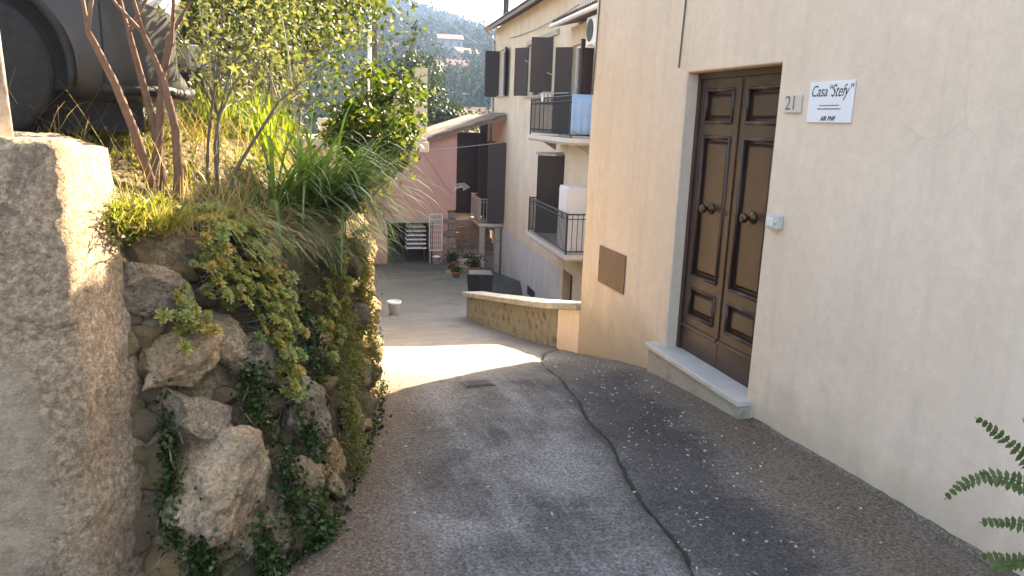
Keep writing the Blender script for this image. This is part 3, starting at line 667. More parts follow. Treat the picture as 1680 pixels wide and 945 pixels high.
# ------------------------------------------------------------------ parked car
def build_car():
    ax = math.atan2(.3, .954); O = (-.54, 4.78, 1.63)
    C = empty('parked_car', O, ax); tag(C, 'dark grey car parked on the bank behind bare stems', 'car')
    stn = [(.0,.50,.30,.62),(-.01,.60,.24,.68),(-.05,.69,.20,.73),(-.16,.745,.18,.765),(-.34,.785,.17,.80),(-.6,.81,.18,.85),(-.95,.83,.18,.90),(-1.22,.84,.18,.94),(-1.5,.845,.18,1.16),(-1.9,.85,.18,1.40),(-2.7,.85,.18,1.45),(-3.3,.84,.18,1.36),(-3.62,.80,.22,1.05),(-3.72,.66,.34,.85)]
    vs_ = []; K = 17
    for (x, hw, zb, zt) in stn:
        sh = min(zt-.06, .86); tw = hw*(.70 if zt > 1.0 else .88)
        half = [(0,zb),(hw*.7,zb),(hw*.94,zb+.03),(hw,zb+.16),(hw*1.0,(zb+sh)/2+.05),(hw*.985,sh-.08),(hw*.955,sh),(tw*1.0,zt-.02 if zt > 1.0 else zt-.025),(tw*.75,zt)]
        ring = half+[(0,zt+.012)]+[(-a, b) for a, b in half[::-1][:-1]]
        vs_ += [(x-.17*(abs(a)/hw)**2*(1 if x > -.3 else 0), a, b) for a, b in ring]
    K = len(ring); fs_ = [(i*K+k, i*K+(k+1)%K, (i+1)*K+(k+1)%K, (i+1)*K+k) for i in range(len(stn)-1) for k in range(K)]
    fs_ += [tuple(range(K)), tuple((len(stn)-1)*K+k for k in range(K))[::-1]]
    mb = MB(); mb.add(vs_, fs_); body = part('body', mb, MAT['carpaint'], C, True)
    sub = body.modifiers.new('s', 'SUBSURF'); sub.levels = 2; sub.render_levels = 2
    cuts = []
    for (x, y) in ((-1.02,-.72),(-1.02,.72),(-2.95,-.72),(-2.95,.72)):
        mb = MB(); mb.lathe([(.375,y-.2),(.375,y+.2)], (x, 0, .33), 40, 'y'); c = part('arch_cutter', mb, MAT['carplastic'])
        c.matrix_world = C.matrix_basis; cuts.append(c)
        b = body.modifiers.new('b', 'BOOLEAN'); b.operation = 'DIFFERENCE'; b.object = c; b.solver = 'EXACT'
    bpy.context.view_layer.update()
    me = bpy.data.meshes.new_from_object(body.evaluated_get(bpy.context.evaluated_depsgraph_get()))
    body.modifiers.clear(); body.data = me
    for c in cuts: bpy.data.objects.remove(c)
    for (x, y) in ((-1.02,-.72),(-1.02,.72),(-2.95,-.72),(-2.95,.72)):
        sgn = 1 if y > 0 else -1
        w = link('wheel', MB().lathe([(.0,y-.08),(.19,y-.08),(.19,y+.08),(.0,y+.08)], (x,0,.31), 24, 'y').mesh('wheel', MAT['carplastic'], True), C)
        part('tyre', MB().lathe([(.19,y-.09),(.28,y-.098),(.305,y-.085),(.312,y-.05),(.312,y+.05),(.305,y+.085),(.28,y+.098),(.19,y+.09)], (x,0,.312), 40, 'y'), MAT['rubber'], w, True)
        mb = MB(); mb.lathe([(.188,y+sgn*.075),(.17,y+sgn*.088),(.10,y+sgn*.075),(.05,y+sgn*.085),(.02,y+sgn*.087)], (x,0,.312), 28, 'y')
        part('rim', mb, MAT['rim'], w)
        mb = MB()
        arc = [(x+.372*math.cos(R(a)), y+sgn*.085, .33+.372*math.sin(R(a))) for a in range(-12, 193, 8)]
        mb.tube(arc, .02, 6); part('wheel_arch', mb, MAT['carplastic'], C, True)
    for sg_ in (-1, 1):
        def onbody(p, o=.004):
            ok, loc, nn, _ = body.closest_point_on_mesh(Vector(p)); return loc+nn*o
        g = []; A0, A1, B0, B1 = Vector((-.50,.80*sg_,.66)), Vector((-.14,.60*sg_,.575)), Vector((-.52,.78*sg_,.765)), Vector((-.15,.60*sg_,.70))
        for q in range(5):
            for r_ in range(11): a_ = r_/10; g.append(onbody((A0.lerp(A1, a_)).lerp(B0.lerp(B1, a_), q/4), .005 if 0 < q < 4 and 0 < r_ < 10 else -.002))
        part('headlight', MB().add(g, [(q*11+r_, q*11+r_+1, (q+1)*11+r_+1, (q+1)*11+r_) for q in range(4) for r_ in range(10)]), MAT['headlight'], C, True)
        seam = lambda P_: part('bumper_seam', MB().tube([onbody(p, .0) for p in P_], .0045, 6), MAT['carplastic'], C)
        seam([(-.52,.82*sg_,.20+.06*k) for k in range(8)]); seam([(-.52-.1*k,.82*sg_,.76+.012*k) for k in range(8)])
        part('lower_trim', MB().tube([onbody((-.53,.82*sg_,.22)), onbody((-.35,.80*sg_,.215)), onbody((-.2,.70*sg_,.22)), onbody((-.1,.55*sg_,.235)), onbody((-.04,.3*sg_,.26))], .028, 8), MAT['carplastic'], C, True)
    part('undercar_shade', MB().box(-3.3,-.35,-.62,.62,.06,.24), MAT['carplastic'], C)  # low black box added to darken the gap beneath the car
    mb = MB(); mb.box(-.25,-.05,-.22,.22,.25,.37); part('lower_grille', mb, MAT['carplastic'], C, bevel=.02)
    mb = MB(); mb.box(-.06,.006,-.24,.24,.40,.51); part('number_plate', mb, MAT['whitemetal'], C, bevel=.004)
    for sg_ in (-1, 1):
        mb = MB(); mb.add([(-1.5,.80*sg_,.92),(-2.55,.815*sg_,.93),(-2.55,.655*sg_,1.345),(-1.95,.655*sg_,1.32)], [(0,1,2,3)]); part('side_window', mb, MAT['glass_dark'], C)
    mb = MB(); mb.add([(-1.26,-.66,.98),(-1.26,.66,.98),(-1.86,.54,1.405),(-1.86,-.54,1.405)], [(0,1,2,3)]); part('windscreen', mb, MAT['glass_dark'], C)
build_car()

# ------------------------------------------------------------------ beige house along the lower lane (own frame: x = distance from lane, y = along facade)
A41 = R(4.1); DV = Vector((math.sin(A41), math.cos(A41), 0)); NV = Vector((math.cos(A41), -math.sin(A41), 0))
BOFF = (6.2, 24, -5)
def beige_world(L, t, z): p = DV*t+NV*L; return (p.x, p.y, z)
def half_tile(r, L, slope, m):
    mb = MB(); vs_ = []
    for k in range(7):
        t = math.pi*k/6
        for i, x in enumerate((0, L)): vs_.append((x, r*(1-.15*i)*math.cos(t), r*.8*math.sin(t)+x*slope))
    mb.add(vs_, [(2*k,2*k+1,2*k+3,2*k+2) for k in range(6)]); return mb.mesh('roof_tile', m, True)
def railing(parent, off, path, z0, z1, mat, step=.115, posts=True, knob=False):
    """path: plan points; top rail, bottom rail as one part, each baluster its own part"""
    mb = MB()
    for a, b in zip(path[:-1], path[1:]):
        for z, r in ((z1, .022), (z1-.12, .014), (z0+.08, .014)): mb.tube([(*a, z), (*b, z)], r, 6)
    for p in path: mb.tube([(*p, z0), (*p, z1+.03)], .022, 6)
    rail = part('railing', mb, mat, parent, off=off)
    bmb = MB(); bmb.tube([(0,0,0), (0,0,z1-z0-.09)], .011, 5)
    if knob: bmb.lathe([(.008,.06),(.024,.09),(.008,.12)], n=6); bmb.lathe([(.008,z1-z0-.24),(.024,z1-z0-.21),(.008,z1-z0-.18)], n=6)
    me = bmb.mesh('baluster', mat)
    for a, b in zip(path[:-1], path[1:]):
        L = math.hypot(b[0]-a[0], b[1]-a[1]); n = max(2, int(L/step))
        for k in range(1, n):
            f = k/n; link('baluster', me, parent, (a[0]+(b[0]-a[0])*f-off[0], a[1]+(b[1]-a[1])*f-off[1], z0+.075-off[2]))
def louvre_leaf(mb, p, d, w, z0, z1, th=.035):
    """shutter leaf hinged at p (L,t), running along d for w"""
    n = (-d[1], d[0]); q = lambda a, s: (p[0]+d[0]*a+n[0]*s, p[1]+d[1]*a+n[1]*s)
    def bx(a0, a1, c0, c1, s0, s1):
        pts = [q(a0,s0), q(a1,s0), q(a1,s1), q(a0,s1)]; mb.prism(pts, c0, c1)
    bx(0, .06, z0, z1, 0, th); bx(w-.06, w, z0, z1, 0, th)
    for c in (z0, (z0+z1)/2-.04, z1-.08): bx(.06, w-.06, c, c+.08, .002, th-.002)
    z = z0+.08
    while z < z1-.09:
        bx(.06, w-.06, z, z+.05, .004, th-.004); z += .095
    bx(.06, w-.06, z0, z1, th*.45, th*.55)
def build_beige():
    H = empty('beige_house', beige_world(6.2, 24, -5), -A41); tag(H, 'tall beige house with dark shutters and iron balconies down the lane', 'house')
    off = BOFF
    mb = MB(); F = lambda L0: (lambda u, w, d: (L0+d, u, w))
    ops = [(24.2,27.6,2.72,4.45),(31.7,33.2,2.88,4.75),(31.2,33.6,-2.38,.95),(21.7,23.3,-1.42,.9)]
    wall_open(mb, F(6.2), 21.3, 34.3, -2.0, 5.75, ops[:0]+ops, .25) if False else None
    wall_open(mb, F(6.2), 21.3, 34.3, -2.6, 5.75, ops, .25)
    mb.add([(6.2,34.3,-2.6),(12,34.3,-2.6),(12,34.3,5.75),(9,34.3,7),(6.2,34.3,5.75)], [(0,1,2,3,4)])
    mb.add([(6.2,21.3,4.2),(12,21.3,4.2),(12,21.3,5.75),(9,21.3,7),(6.2,21.3,5.75)], [(0,1,2,3,4)])
    mb.add([(12,15.8,-7),(12,34.3,-7),(12,34.3,5.75),(12,15.8,5.75)], [(0,1,2,3)])
    part('wall', mb, MAT['plaster_beige'], H, off=off)
    mb = MB(); wall_open(mb, F(6.19), 21.3, 34.3, -7, -2.6, [(25.2,26.3,-4.25,-3.98)], .2)
    mb.add([(6.19,34.3,-7),(12,34.3,-7),(12,34.3,-2.6),(6.19,34.3,-2.6)], [(0,1,2,3)]); part('lower_wall', mb, MAT['plaster_grey'], H, off=off)
    mb = MB(); wall_open(mb, F(5.95), 15.8, 21.3, -7, 4.4, [(19.2,21.05,1.5,3.9),(19.9,20.9,-7,-2.3)], .25)
    mb.add([(5.95,21.3,-7),(6.19,21.3,-7),(6.19,21.3,4.4),(5.95,21.3,4.4)], [(0,1,2,3)])
    mb.add([(5.95,15.8,-7),(12,15.8,-7),(12,15.8,5.4),(5.95,15.8,4.4)], [(0,1,2,3)])
    part('wall', mb, MAT['plaster_beige'], H, off=off)
    # interiors behind the openings
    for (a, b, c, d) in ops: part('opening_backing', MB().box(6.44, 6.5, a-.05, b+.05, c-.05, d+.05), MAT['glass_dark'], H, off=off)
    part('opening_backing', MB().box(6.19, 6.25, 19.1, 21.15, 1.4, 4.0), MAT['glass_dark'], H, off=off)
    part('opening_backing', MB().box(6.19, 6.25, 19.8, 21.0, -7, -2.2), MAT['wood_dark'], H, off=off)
    part('vent_grille', MB().box(6.185, 6.25, 25.15, 26.35, -4.27, -3.96), MAT['iron'], H, off=off)
    part('meter_door', MB().box(6.165, 6.188, 28.7, 29.9, -5.1, -4.45), MAT['iron'], H, off=off)
    # window frames and shutters
    def win(a, b, c, d, L=6.3):
        mb = MB(); mb.box(L, L+.06, a, a+.09, c, d); mb.box(L, L+.06, b-.09, b, c, d); mb.box(L, L+.06, a+.09, b-.09, d-.08, d); mb.box(L, L+.06, (a+b)/2-.06, (a+b)/2+.06, c, d-.08)
        w = part('window_frame', mb, MAT['whitemetal'], H, off=off)
    win(24.2, 27.6, 2.72, 4.45); win(31.7, 33.2, 2.88, 4.75); win(19.2, 21.05, 1.5, 3.9, 6.05)
    def leaf(p, d, w, z0, z1):
        mb = MB(); louvre_leaf(mb, p, d, w, z0, z1); part('shutter', mb, MAT['shutter'], H, off=off)
    leaf((6.19,24.18), (-.97,.24), .68, 2.74, 4.42); leaf((6.19,27.62), (-.5,.87), .7, 2.74, 4.42)
    leaf((6.19,33.25), (-1.0,.05), .62, 2.82, 4.72); leaf((6.19,31.65), (-.3,-.95), .7, 2.82, 4.72)
    leaf((6.18,31.15), (-.9,.43), .75, -2.36, .93); leaf((6.18,33.65), (-.99,.1), .75, -2.36, .93)
    leaf((6.18,21.72), (-.93,.37), .9, -1.40, .88)
    leaf((5.93,19.15), (-.8,-.6), .5, 1.52, 3.86); leaf((5.93,21.0), (-.75,.66), .5, 1.52, 3.86)
    for (a, b, z) in ((23.5,27.8,2.66),(31.5,33.4,2.82)):
        part('window_sill', MB().box(6.10, 6.32, a, b, z, z+.055), MAT['cement'], H, bevel=.01, off=off)
    part('lintel', MB().box(6.13, 6.199, 23.5, 27.85, 4.46, 4.62), MAT['cement'], H, bevel=.01, off=off)
    # balconies
    for (t0, t1, z, L1, kn) in ((18.3,22.8,1.45,5.95,True),(18.2,22.5,-1.43,5.95,False),(31.4,34.0,-2.42,6.2,False)):
        mb = MB(); L1b = 6.19 if t0 > 30 else 5.949
        mb.prism([(5.2,t0),(L1b,t0),(L1b,min(t1,21.3)),(6.19,min(t1,21.302)),(6.19,t1),(5.2,t1)] if t0 < 30 else [(5.2,t0),(6.189,t0),(6.189,t1),(5.2,t1)], z-.16, z)
        b = part('balcony', mb, MAT['cement'], H, bevel=.015, off=off)
        mb = MB(); mb.box(5.17, 5.199, t0-.03, t1+.03, z-.10, z+.012); mb.box(5.2, L1b, t0-.03, t0-.001, z-.10, z+.012); part('slab_edge', mb, MAT['marble'], b, off=off)
        for t in (t0+.4, t1-.4): part('bracket', MB().extrude_y([(5.5,z-.161),(L1b,z-.161),(L1b,z-.42),(5.85,z-.36)], t-.08, t+.08), MAT['cement'], b, off=off)
        railing(b, off, [(L1b-.03,t0+.04),(5.24,t0+.04),(5.24,t1-.04),(6.16,t1-.04)], z+.005, z+1.03, MAT['iron'] if t0 < 30 else MAT['galv'], .115, knob=kn)
    for (L, t) in ((5.35,31.55),(6.0,31.55)): part('column', MB().box(L-.11, L+.11, t-.11, t+.11, -7, -2.585), MAT['cement'], H, off=off)
    # roofs
    mb = MB(); mb.extrude_y([(5.75,5.60),(5.75,5.72),(9.1,7.25),(12.5,5.72),(12.5,5.60),(9.1,7.12)], 21.05, 34.75); r1 = part('roof', mb, MAT['eavewood'], H, off=off)
    tm = half_tile(.095, .45, .456, MAT['rooftile'])
    for k in range(68): link('roof_tile', tm, r1, (5.70-off[0], 21.15+.2*k-off[1], 5.715-off[2]))
    for k in range(8): link('roof_tile', tm, r1, (5.70+.4*k-off[0], 34.66-off[1], 5.73+.4*k*.456-off[2]))
    mb = MB(); mb.extrude_y([(5.48,4.40),(5.48,4.52),(12.4,6.3),(12.4,6.1)], 14.95, 21.55); r2 = part('roof', mb, MAT['eavewood'], H, off=off)
    tm2 = half_tile(.095, .45, .257, MAT['rooftile'])
    for k in range(33): link('roof_tile', tm2, r2, (5.45-off[0], 15.0+.2*k-off[1], 4.515-off[2]))
    mb = MB(); mb.tube([(5.44,14.95,4.43),(5.44,21.6,4.43)], .06, 10); part('gutter', mb, MAT['whitemetal'], r2, True, off=off)
    mb = MB(); mb.tube([(5.72,34.5,5.62),(6.0,34.2,5.4),(6.08,34.15,5.1),(6.08,34.15,.9),(6.02,33.9,.7),(6.02,33.9,-2.3)], .055, 10); part('downpipe', mb, MAT['galv'], H, True, off=off)
    part('flue', MB().lathe([(.13,5.6),(.13,7.6),(.2,7.6),(.2,7.75),(.13,7.8)], (6.5,33.8,0), 12), MAT['iron'], H, off=off)
    # air conditioner, sheet, cabinet and other loose things
    ac = empty('air_conditioner', beige_world(5.75, 18.3, 3.65), -A41); tag(ac, 'white air conditioner unit bracketed high on the beige house', 'air conditioner')
    part('casing', MB().box(-.15,.15,-.4,.4,.03,.68), MAT['whitemetal'], ac, bevel=.02)
    part('fan_grille', MB().lathe([(.26,0),(.26,-.015),(.2,-.02),(.05,-.02),(.05,-.03)], (-.151,.08,.36), 24, 'x'), MAT['iron'], ac)
    part('bracket', MB().box(-.18,.19,-.3,-.26,-.02,.028).box(-.18,.19,.26,.3,-.02,.028), MAT['whitemetal'], ac)
    pts = []
    n = 24; vs_ = []; fs_ = []
    for i in range(n+1):
        for j in range(6):
            vs_.append((.03*math.sin(i*.9)+.012*j*math.sin(i*2.1), 0+.03*math.cos(i*1.3), 0)) if False else vs_.append((i/n*.74, -.03-.02*math.sin(i*1.1)*(j/5), 1.06-j*.19))
    fs_ = [(i*6+j,(i+1)*6+j,(i+1)*6+j+1,i*6+j+1) for i in range(n) for j in range(5)]
    sh = part('blue_sheet', MB().add(vs_, fs_), MAT['bluesheet'], None, True); sh.location = beige_world(5.19, 18.24, 1.45); sh.rotation_euler = (0,0,-A41); sh.modifiers.new('t','SOLIDIFY').thickness = .006
    tag(sh, 'light blue sheet hung over the end of the upper balcony', 'sheet')
    cb = empty('cabinet', beige_world(5.66, 19.3, -1.43), -A41); tag(cb, 'white tall metal cabinet standing on the lower balcony', 'cabinet')
    part('carcass', MB().box(-.25,.25,-.4,.4,0,1.65), MAT['whitemetal'], cb, bevel=.01)
    for s in (-1, 1): d = part('door', MB().box(-.268,-.252,.005 if s > 0 else -.395,.395 if s > 0 else -.005,.06,1.6), MAT['whitemetal'], cb, bevel=.004); part('handle', MB().box(-.285,-.269,s*.04-.01,s*.04+.01,.8,.95), MAT['iron'], d)
    pp = part('awning_pole', MB().tube([(0,0,0),(.85,0,.02)], .045, 10), MAT['whitemetal']); pp.location = beige_world(5.35, 22.4, .92); pp.rotation_euler = (0,0,-A41); tag(pp, 'rolled white awning tube above the lower balcony door', 'awning')
    vs_ = []; rng = random.Random(2)
    tb = empty('laundry_rack', beige_world(5.6, 21.9, 2.55), -A41); tag(tb, 'folding white laundry rack hooked on the upper balcony railing', 'laundry rack')
    mb = MB()
    for k in range(5): mb.tube([(-.55+.02*k,-1.0,.03+.012*k),(-.05+.13*k,1.0,.10+.02*k)], .012, 5)
    mb.tube([(-.5,-1,.03),(.3,-.9,.1)], .014, 5); mb.tube([(-.1,.95,.1),(.5,.9,.18)], .014, 5); part('rods', mb, MAT['whitemetal'], tb)
    for k in range(3):
        f = part('cloth', MB().box(-.4+.2*k,-.38+.2*k,-.7+.35*k,-.5+.35*k,-.16,.06), MAT['sign'], tb)
build_beige()

def flower_pot(loc, r, h, label, mat='terracotta', leafy=True, seed=1):
    P = empty('flower_pot', loc); tag(P, label, 'flower pot')
    part('pot', MB().lathe([(r*.68,0),(r*.95,h*.85),(r*1.08,h*.85),(r*1.08,h),(r*.9,h),(r*.88,h*.9)], (0,0,0), 18), MAT[mat], P, True)
    if leafy:
        rng = np.random.default_rng(seed); n = 220
        c = rng.normal(0, r*.7, (n, 3)); c[:, 2] = np.abs(c[:, 2])*1.3+h
        link('foliage', leaf_mesh('foliage', c, rng, r*.5, r*.22, MAT['mid_tree']), P)
    return P

# ------------------------------------------------------------------ leaves
def leaf_mesh(name, c, rng, ln, wd, m, dirs=None, droop=0.0, jit=.35):
    """one folded diamond leaf at every point"""
    n = len(c); c = np.asarray(c, float)
    d = rng.normal(size=(n, 3)) if dirs is None else np.asarray(dirs)+rng.normal(0, jit, (n, 3))
    d[:, 2] -= droop; d /= np.linalg.norm(d, axis=1)[:, None]+1e-9
    r = rng.normal(size=(n, 3)); s = np.cross(d, r); s /= np.linalg.norm(s, axis=1)[:, None]+1e-9
    u = np.cross(s, d); L = (ln*rng.uniform(.6, 1.25, n))[:, None]; Wd = (wd*rng.uniform(.7, 1.2, n))[:, None]
    v = np.stack([c, c+d*L*.45+s*Wd+u*Wd*.45, c+d*L, c+d*L*.45-s*Wd+u*Wd*.45], 1).reshape(-1, 3)
    i = np.arange(n)*4; f = np.stack([np.stack([i, i+1, i+2], 1), np.stack([i, i+2, i+3], 1)], 1).reshape(-1, 3)
    return npmesh(name, v, f, m)
def blade_verts(base, d, L, w, bend, side, nseg=6):
    """arching strap; returns verts (2 per ring)"""
    p = Vector(base); d = Vector(d).normalized(); out = []; st = L/nseg; s = Vector(side).normalized()
    for k in range(nseg+1):
        f = k/nseg; ww = w*(1-f**2.2)*(.55+.45*min(1, f*4))+.0004; out += [p-s*ww, p+s*ww]
        d = (d+Vector((0,0,-1))*bend*(.3+f)).normalized(); p = p+d*st
    return out
def blades(name, specs, m, nseg=4):
    V = []; F = []
    for sp in specs:
        b = len(V); V += [tuple(q) for q in blade_verts(*sp, nseg=nseg)]
        F += [(b+2*k, b+2*k+1, b+2*k+3, b+2*k+2) for k in range(nseg)]
    return npmesh(name, V, F, m, True)
def grow(rng, base, d, L, r, lvl, mb, tips, nb=3, spread=.6, wob=.18, up=.1, shrink=.68, seg=4, n=6, collect=1):
    p = Vector(base); d = Vector(d).normalized(); pts = [p.copy()]; rad = [r]
    for k in range(seg):
        d = (d+Vector((rng.gauss(0,wob), rng.gauss(0,wob), rng.gauss(0,wob)+up))).normalized(); p = p+d*(L/seg); pts.append(p.copy()); rad.append(r*(1-(.5 if lvl > 0 else .9)*(k+1)/seg))
        if lvl <= collect: tips.append((p.copy(), d.copy()))
    mb.tube(pts, rad, n, False)
    if lvl <= 0: return
    for b in range(nb):
        i = seg if b == 0 else rng.choice(range(max(1, seg-2), seg+1)); dd = (d+Vector((rng.gauss(0,spread), rng.gauss(0,spread), rng.gauss(0,spread*.7)))).normalized()
        grow(rng, pts[i], dd, L*shrink*rng.uniform(.8,1.15), rad[i]*.72, lvl-1, mb, tips, nb, spread, wob, up, shrink, max(2, seg-1), max(4, n-1), collect)
def leaf_cloud(tips, per, sp, rng):
    c = np.repeat(np.array([tuple(t[0]) for t in tips]), per, 0); return c+rng.normal(0, sp, c.shape)
def make_tree(name, loc, h, lvl, nb, r, spread, per, sp, ln, wd, lm, bm_, label, cat, seed, stems=1, group=None, lean=(0,0,1), first=.35, up=.1, droop=0.0, wob=.15, shrink=.68):
    rng = random.Random(seed); nr = np.random.default_rng(seed); T = empty(name, loc); tag(T, label, cat, group)
    tips = []
    for k in range(stems):
        mb = MB()
        a = 2*math.pi*k/stems+rng.uniform(-.4,.4); o = Vector((math.cos(a), math.sin(a), 0))*(.06*h if stems > 1 else 0)
        dd = Vector(lean)+o*3.0/h*(.6 if stems > 1 else 0)
        grow(rng, o*.6-Vector((0,0,.05)), dd, h*first, r, lvl, mb, tips, nb, spread, wob, up, shrink)
        part('trunk' if stems == 1 else 'stem', mb, bm_, T, True)
    if lm is not None:
        c = leaf_cloud(tips, per, sp, nr); dirs = nr.normal(size=c.shape); link('crown', leaf_mesh('crown', c, nr, ln, wd, lm, dirs, droop), T)
    return T

# ------------------------------------------------------------------ pink outbuilding at the bottom of the lane
def build_pink():
    YP = 31.0; P = empty('pink_house', (5, YP, -4.1)); tag(P, 'faded pink house with a dark garage opening at the lane end', 'house'); off = (5, YP, -4.1)
    zr = lambda x: .80+(x-4.9)*.333
    gx0, gx1, gz = 3.6, 5.52, -2.37
    mb = MB(); mb.extrude_y([(1.2,-5),(gx0,-5),(gx0,zr(gx0)),(1.2,zr(1.2))], YP, YP+.35); mb.extrude_y([(gx0,gz),(gx1,gz),(gx1,zr(gx1)),(gx0,zr(gx0))], YP, YP+.35)
    mb.extrude_y([(gx1,-1.86),(6.42,-1.86),(6.42,zr(6.42)),(gx1,zr(gx1))], YP, YP+.35); mb.box(6.10, 6.42, YP+.351, YP+6, -5, zr(6.1)); mb.box(1.2, 1.5, YP+.351, YP+7, -5, zr(1.2))
    part('wall', mb, MAT['plaster_pink'], P, off=off)
    mb = MB(); mb.extrude_y([(gx1,-5),(6.10,-5),(6.10,-1.861),(gx1,-1.861)], YP+.02, YP+.35); part('pier', mb, MAT['plaster_pink'], P, off=off)
    part('lintel', MB().box(gx0-.25, gx1+.2, YP-.03, YP-.002, gz-.02, gz+.2), MAT['cement'], P, bevel=.01, off=off)
    rng = random.Random(4); z = -4.6; i = 0
    while z < -1.95:
        h = rng.uniform(.2, .3); w = .55 if i % 2 else .34
        part('quoin', MB().box(6.46-w, 6.46, YP-.035, YP+.3, z, z+h-.02), MAT['stoneblock'], P, bevel=.025, off=off); z += h; i += 1
    # roof slab and rake tiles
    mb = MB(); mb.extrude_y([(2.4,zr(2.4)+.004),(8.35,zr(8.35)+.004),(8.35,zr(8.35)+.13),(2.4,zr(2.4)+.13)], YP-.35, YP+7); r = part('roof', mb, MAT['rooftile'], P, off=off)
    tm = half_tile(.10, .46, .333, MAT['rooftile'])
    for k in range(14):
        for j in range(14): link('roof_tile', tm, r, (2.4+.42*k-off[0], YP-.3+.22*j-off[1], zr(2.4+.42*k)+.14+.01*(k%2)-off[2]))
    # dim open porch right of the pink wall
    mb = MB(); mb.box(6.43, 8.9, YP+5, YP+5.3, -5, 1.25); mb.box(8.55, 8.9, YP+3.5, YP+4.999, -5, 1.9); part('porch_wall_sun_block', mb, MAT['dark_room'], P, off=off)  # back wall, plus a short side box added to block sun from the landing
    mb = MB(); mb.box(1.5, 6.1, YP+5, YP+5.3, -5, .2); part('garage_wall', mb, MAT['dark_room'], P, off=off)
    part('porch_door', MB().box(6.9, 7.6, YP+4.93, YP+4.99, -2.4, -.4), MAT['wood_dark'], P, off=off)
    for k in range(6): part('step', MB().box(6.47, 8.3, YP+.2+.32*k, YP+.515+.32*k, -4.6, -3.85+.21*k), MAT['stoneblock'], P, bevel=.02, off=off)
    part('landing', MB().box(6.47, 8.3, YP+2.13, YP+4.9, -4.6, -2.55), MAT['cement'], P, off=off)
    # gate leaf swung open, slat stack, bucket
    g = empty('metal_gate', (5.62, YP-.1, -4.07)); tag(g, 'pale wire gate leaf leaning beside the garage opening', 'gate')
    mb = MB(); fx = [(-.3,0,.55),(.22,0,.55),(.22,0,2.05),(-.3,0,2.05)]
    for a, b in zip(fx, fx[1:]+fx[:1]): mb.tube([a, b], .024, 6)
    part('frame', mb, MAT['whitemetal'], g)
    for k in range(1, 6): part('bar', MB().tube([(-.3+.52*k/6,0,.55),(-.3+.52*k/6,0,2.05)], .011, 5), MAT['whitemetal'], g)
    for k in range(1, 7): part('bar', MB().tube([(-.3,.0,.55+1.5*k/7),(.22,.0,.55+1.5*k/7)], .011, 5), MAT['whitemetal'], g)
    for k, x in enumerate((-.27,.19)): part('leg', MB().box(x-.03,x+.03,-.03,.03,0,.55), MAT['galv'], g)
    st = empty('slat_stack', (4.85, YP+.6, -4.07)); tag(st, 'stack of white slatted shelves inside the dark garage', 'shelves')
    for k in range(6): part('slat', MB().box(-.42+.015*(k%2),.42-.01*k,-.3,.3,.55+.18*k,.61+.18*k), MAT['sign'], st, bevel=.01)
    for x in (-.36,.33): part('upright', MB().box(x-.02,x+.02,-.25,.25,0,1.6), MAT['iron'], st)
    b = empty('bucket', (5.55, YP-.5, gh(30.5))); tag(b, 'small white plastic bucket below the wire gate', 'bucket')
    part('tub', MB().lathe([(.12,0),(.16,.3),(.175,.3),(.175,.33),(.15,.33),(.14,.3)], n=18), MAT['sign'], b, True)
    part('handle', MB().tube([(-.16,0,.3),(-.1,0,.42),(0,0,.46),(.1,0,.42),(.16,0,.3)], .008, 6), MAT['iron'], b)
    # wire basket on the porch rail
    w = empty('wire_rack', (6.55, 30.6, -.9)); tag(w, 'white bent wire drying rack hanging by the porch', 'wire rack')
    mb = MB(); rng = random.Random(6)
    for k in range(7): mb.tube([(-.32+.05*k, .05*k, -.14+.03*k), (-.2+.06*k, .02*k, .16-.03*k), (.12, .03*k, .20-.05*k), (.36-.04*k, .02, .02-.02*k)], .009, 5)
    part('wires', mb, MAT['whitemetal'], w)
    # blocks and bin at the lane's edge
    bn = empty('storage_bin', (4.55, 18.7, gh(18.7)-.02), R(-12)); tag(bn, 'black plastic storage bin beyond the end of the parapet', 'bin')
    part('tub', MB().lathe([(.30,0),(.36,.56)], n=4), MAT['blackplastic'], bn, bevel=.02); part('lid', MB().box(-.30,.30,-.30,.30,.56,.62), MAT['blackplastic'], bn, bevel=.02)
    for k, (x, y, zz, w_, h_) in enumerate(((5.9,27.0,0,.5,.25),(6.25,27.4,0,.45,.4),(6.05,27.2,.25,.42,.22),(5.4,26.2,0,.45,.16))):
        bl = part('stone_block', MB().box(-w_/2,w_/2,-.2,.2,0,h_), MAT['stoneblock'], None, bevel=.03); bl.location = (x, y, gh(y)-.02+zz); bl.rotation_euler = (0,0,R(13*k))
        tag(bl, ['flat stone block, lower of two stacked near the steps', 'tall stone block standing before the porch steps', 'small stone block laid on top of another near steps', 'thin stone slab lying alone on the lane'][k], 'stone', 'loose stone blocks by the steps')
build_pink()
for k, (x, y, r_, h_, lab) in enumerate(((6.35,28.2,.16,.26,'small terracotta pot with green plant against the porch corner'),(5.15,24.6,.14,.22,'small terracotta pot standing alone on the lower lane'),(6.0,25.6,.2,.3,'wide terracotta pot with bushy plant before the stacked stones'))):
    flower_pot((x,y,gh(y)-.01), r_, h_, lab, 'terracotta', True, 30+k)
flower_pot((5.75,28.3,gh(28.3)-.01), .2, .32, 'terracotta pot with green plant at the foot of the steps', 'terracotta', True, 5)
flower_pot((1.83,14.6,gh(14.6)-.01), .13, .28, 'white plastic pot against the foot of the stone wall', 'sign', False, 6)
fp = flower_pot((5.6,33.0,-2.42), .13, .22, 'brown pot with dry plant on the far balcony', 'terracotta', True, 7); fp.location = beige_world(5.55, 31.7, -2.415)

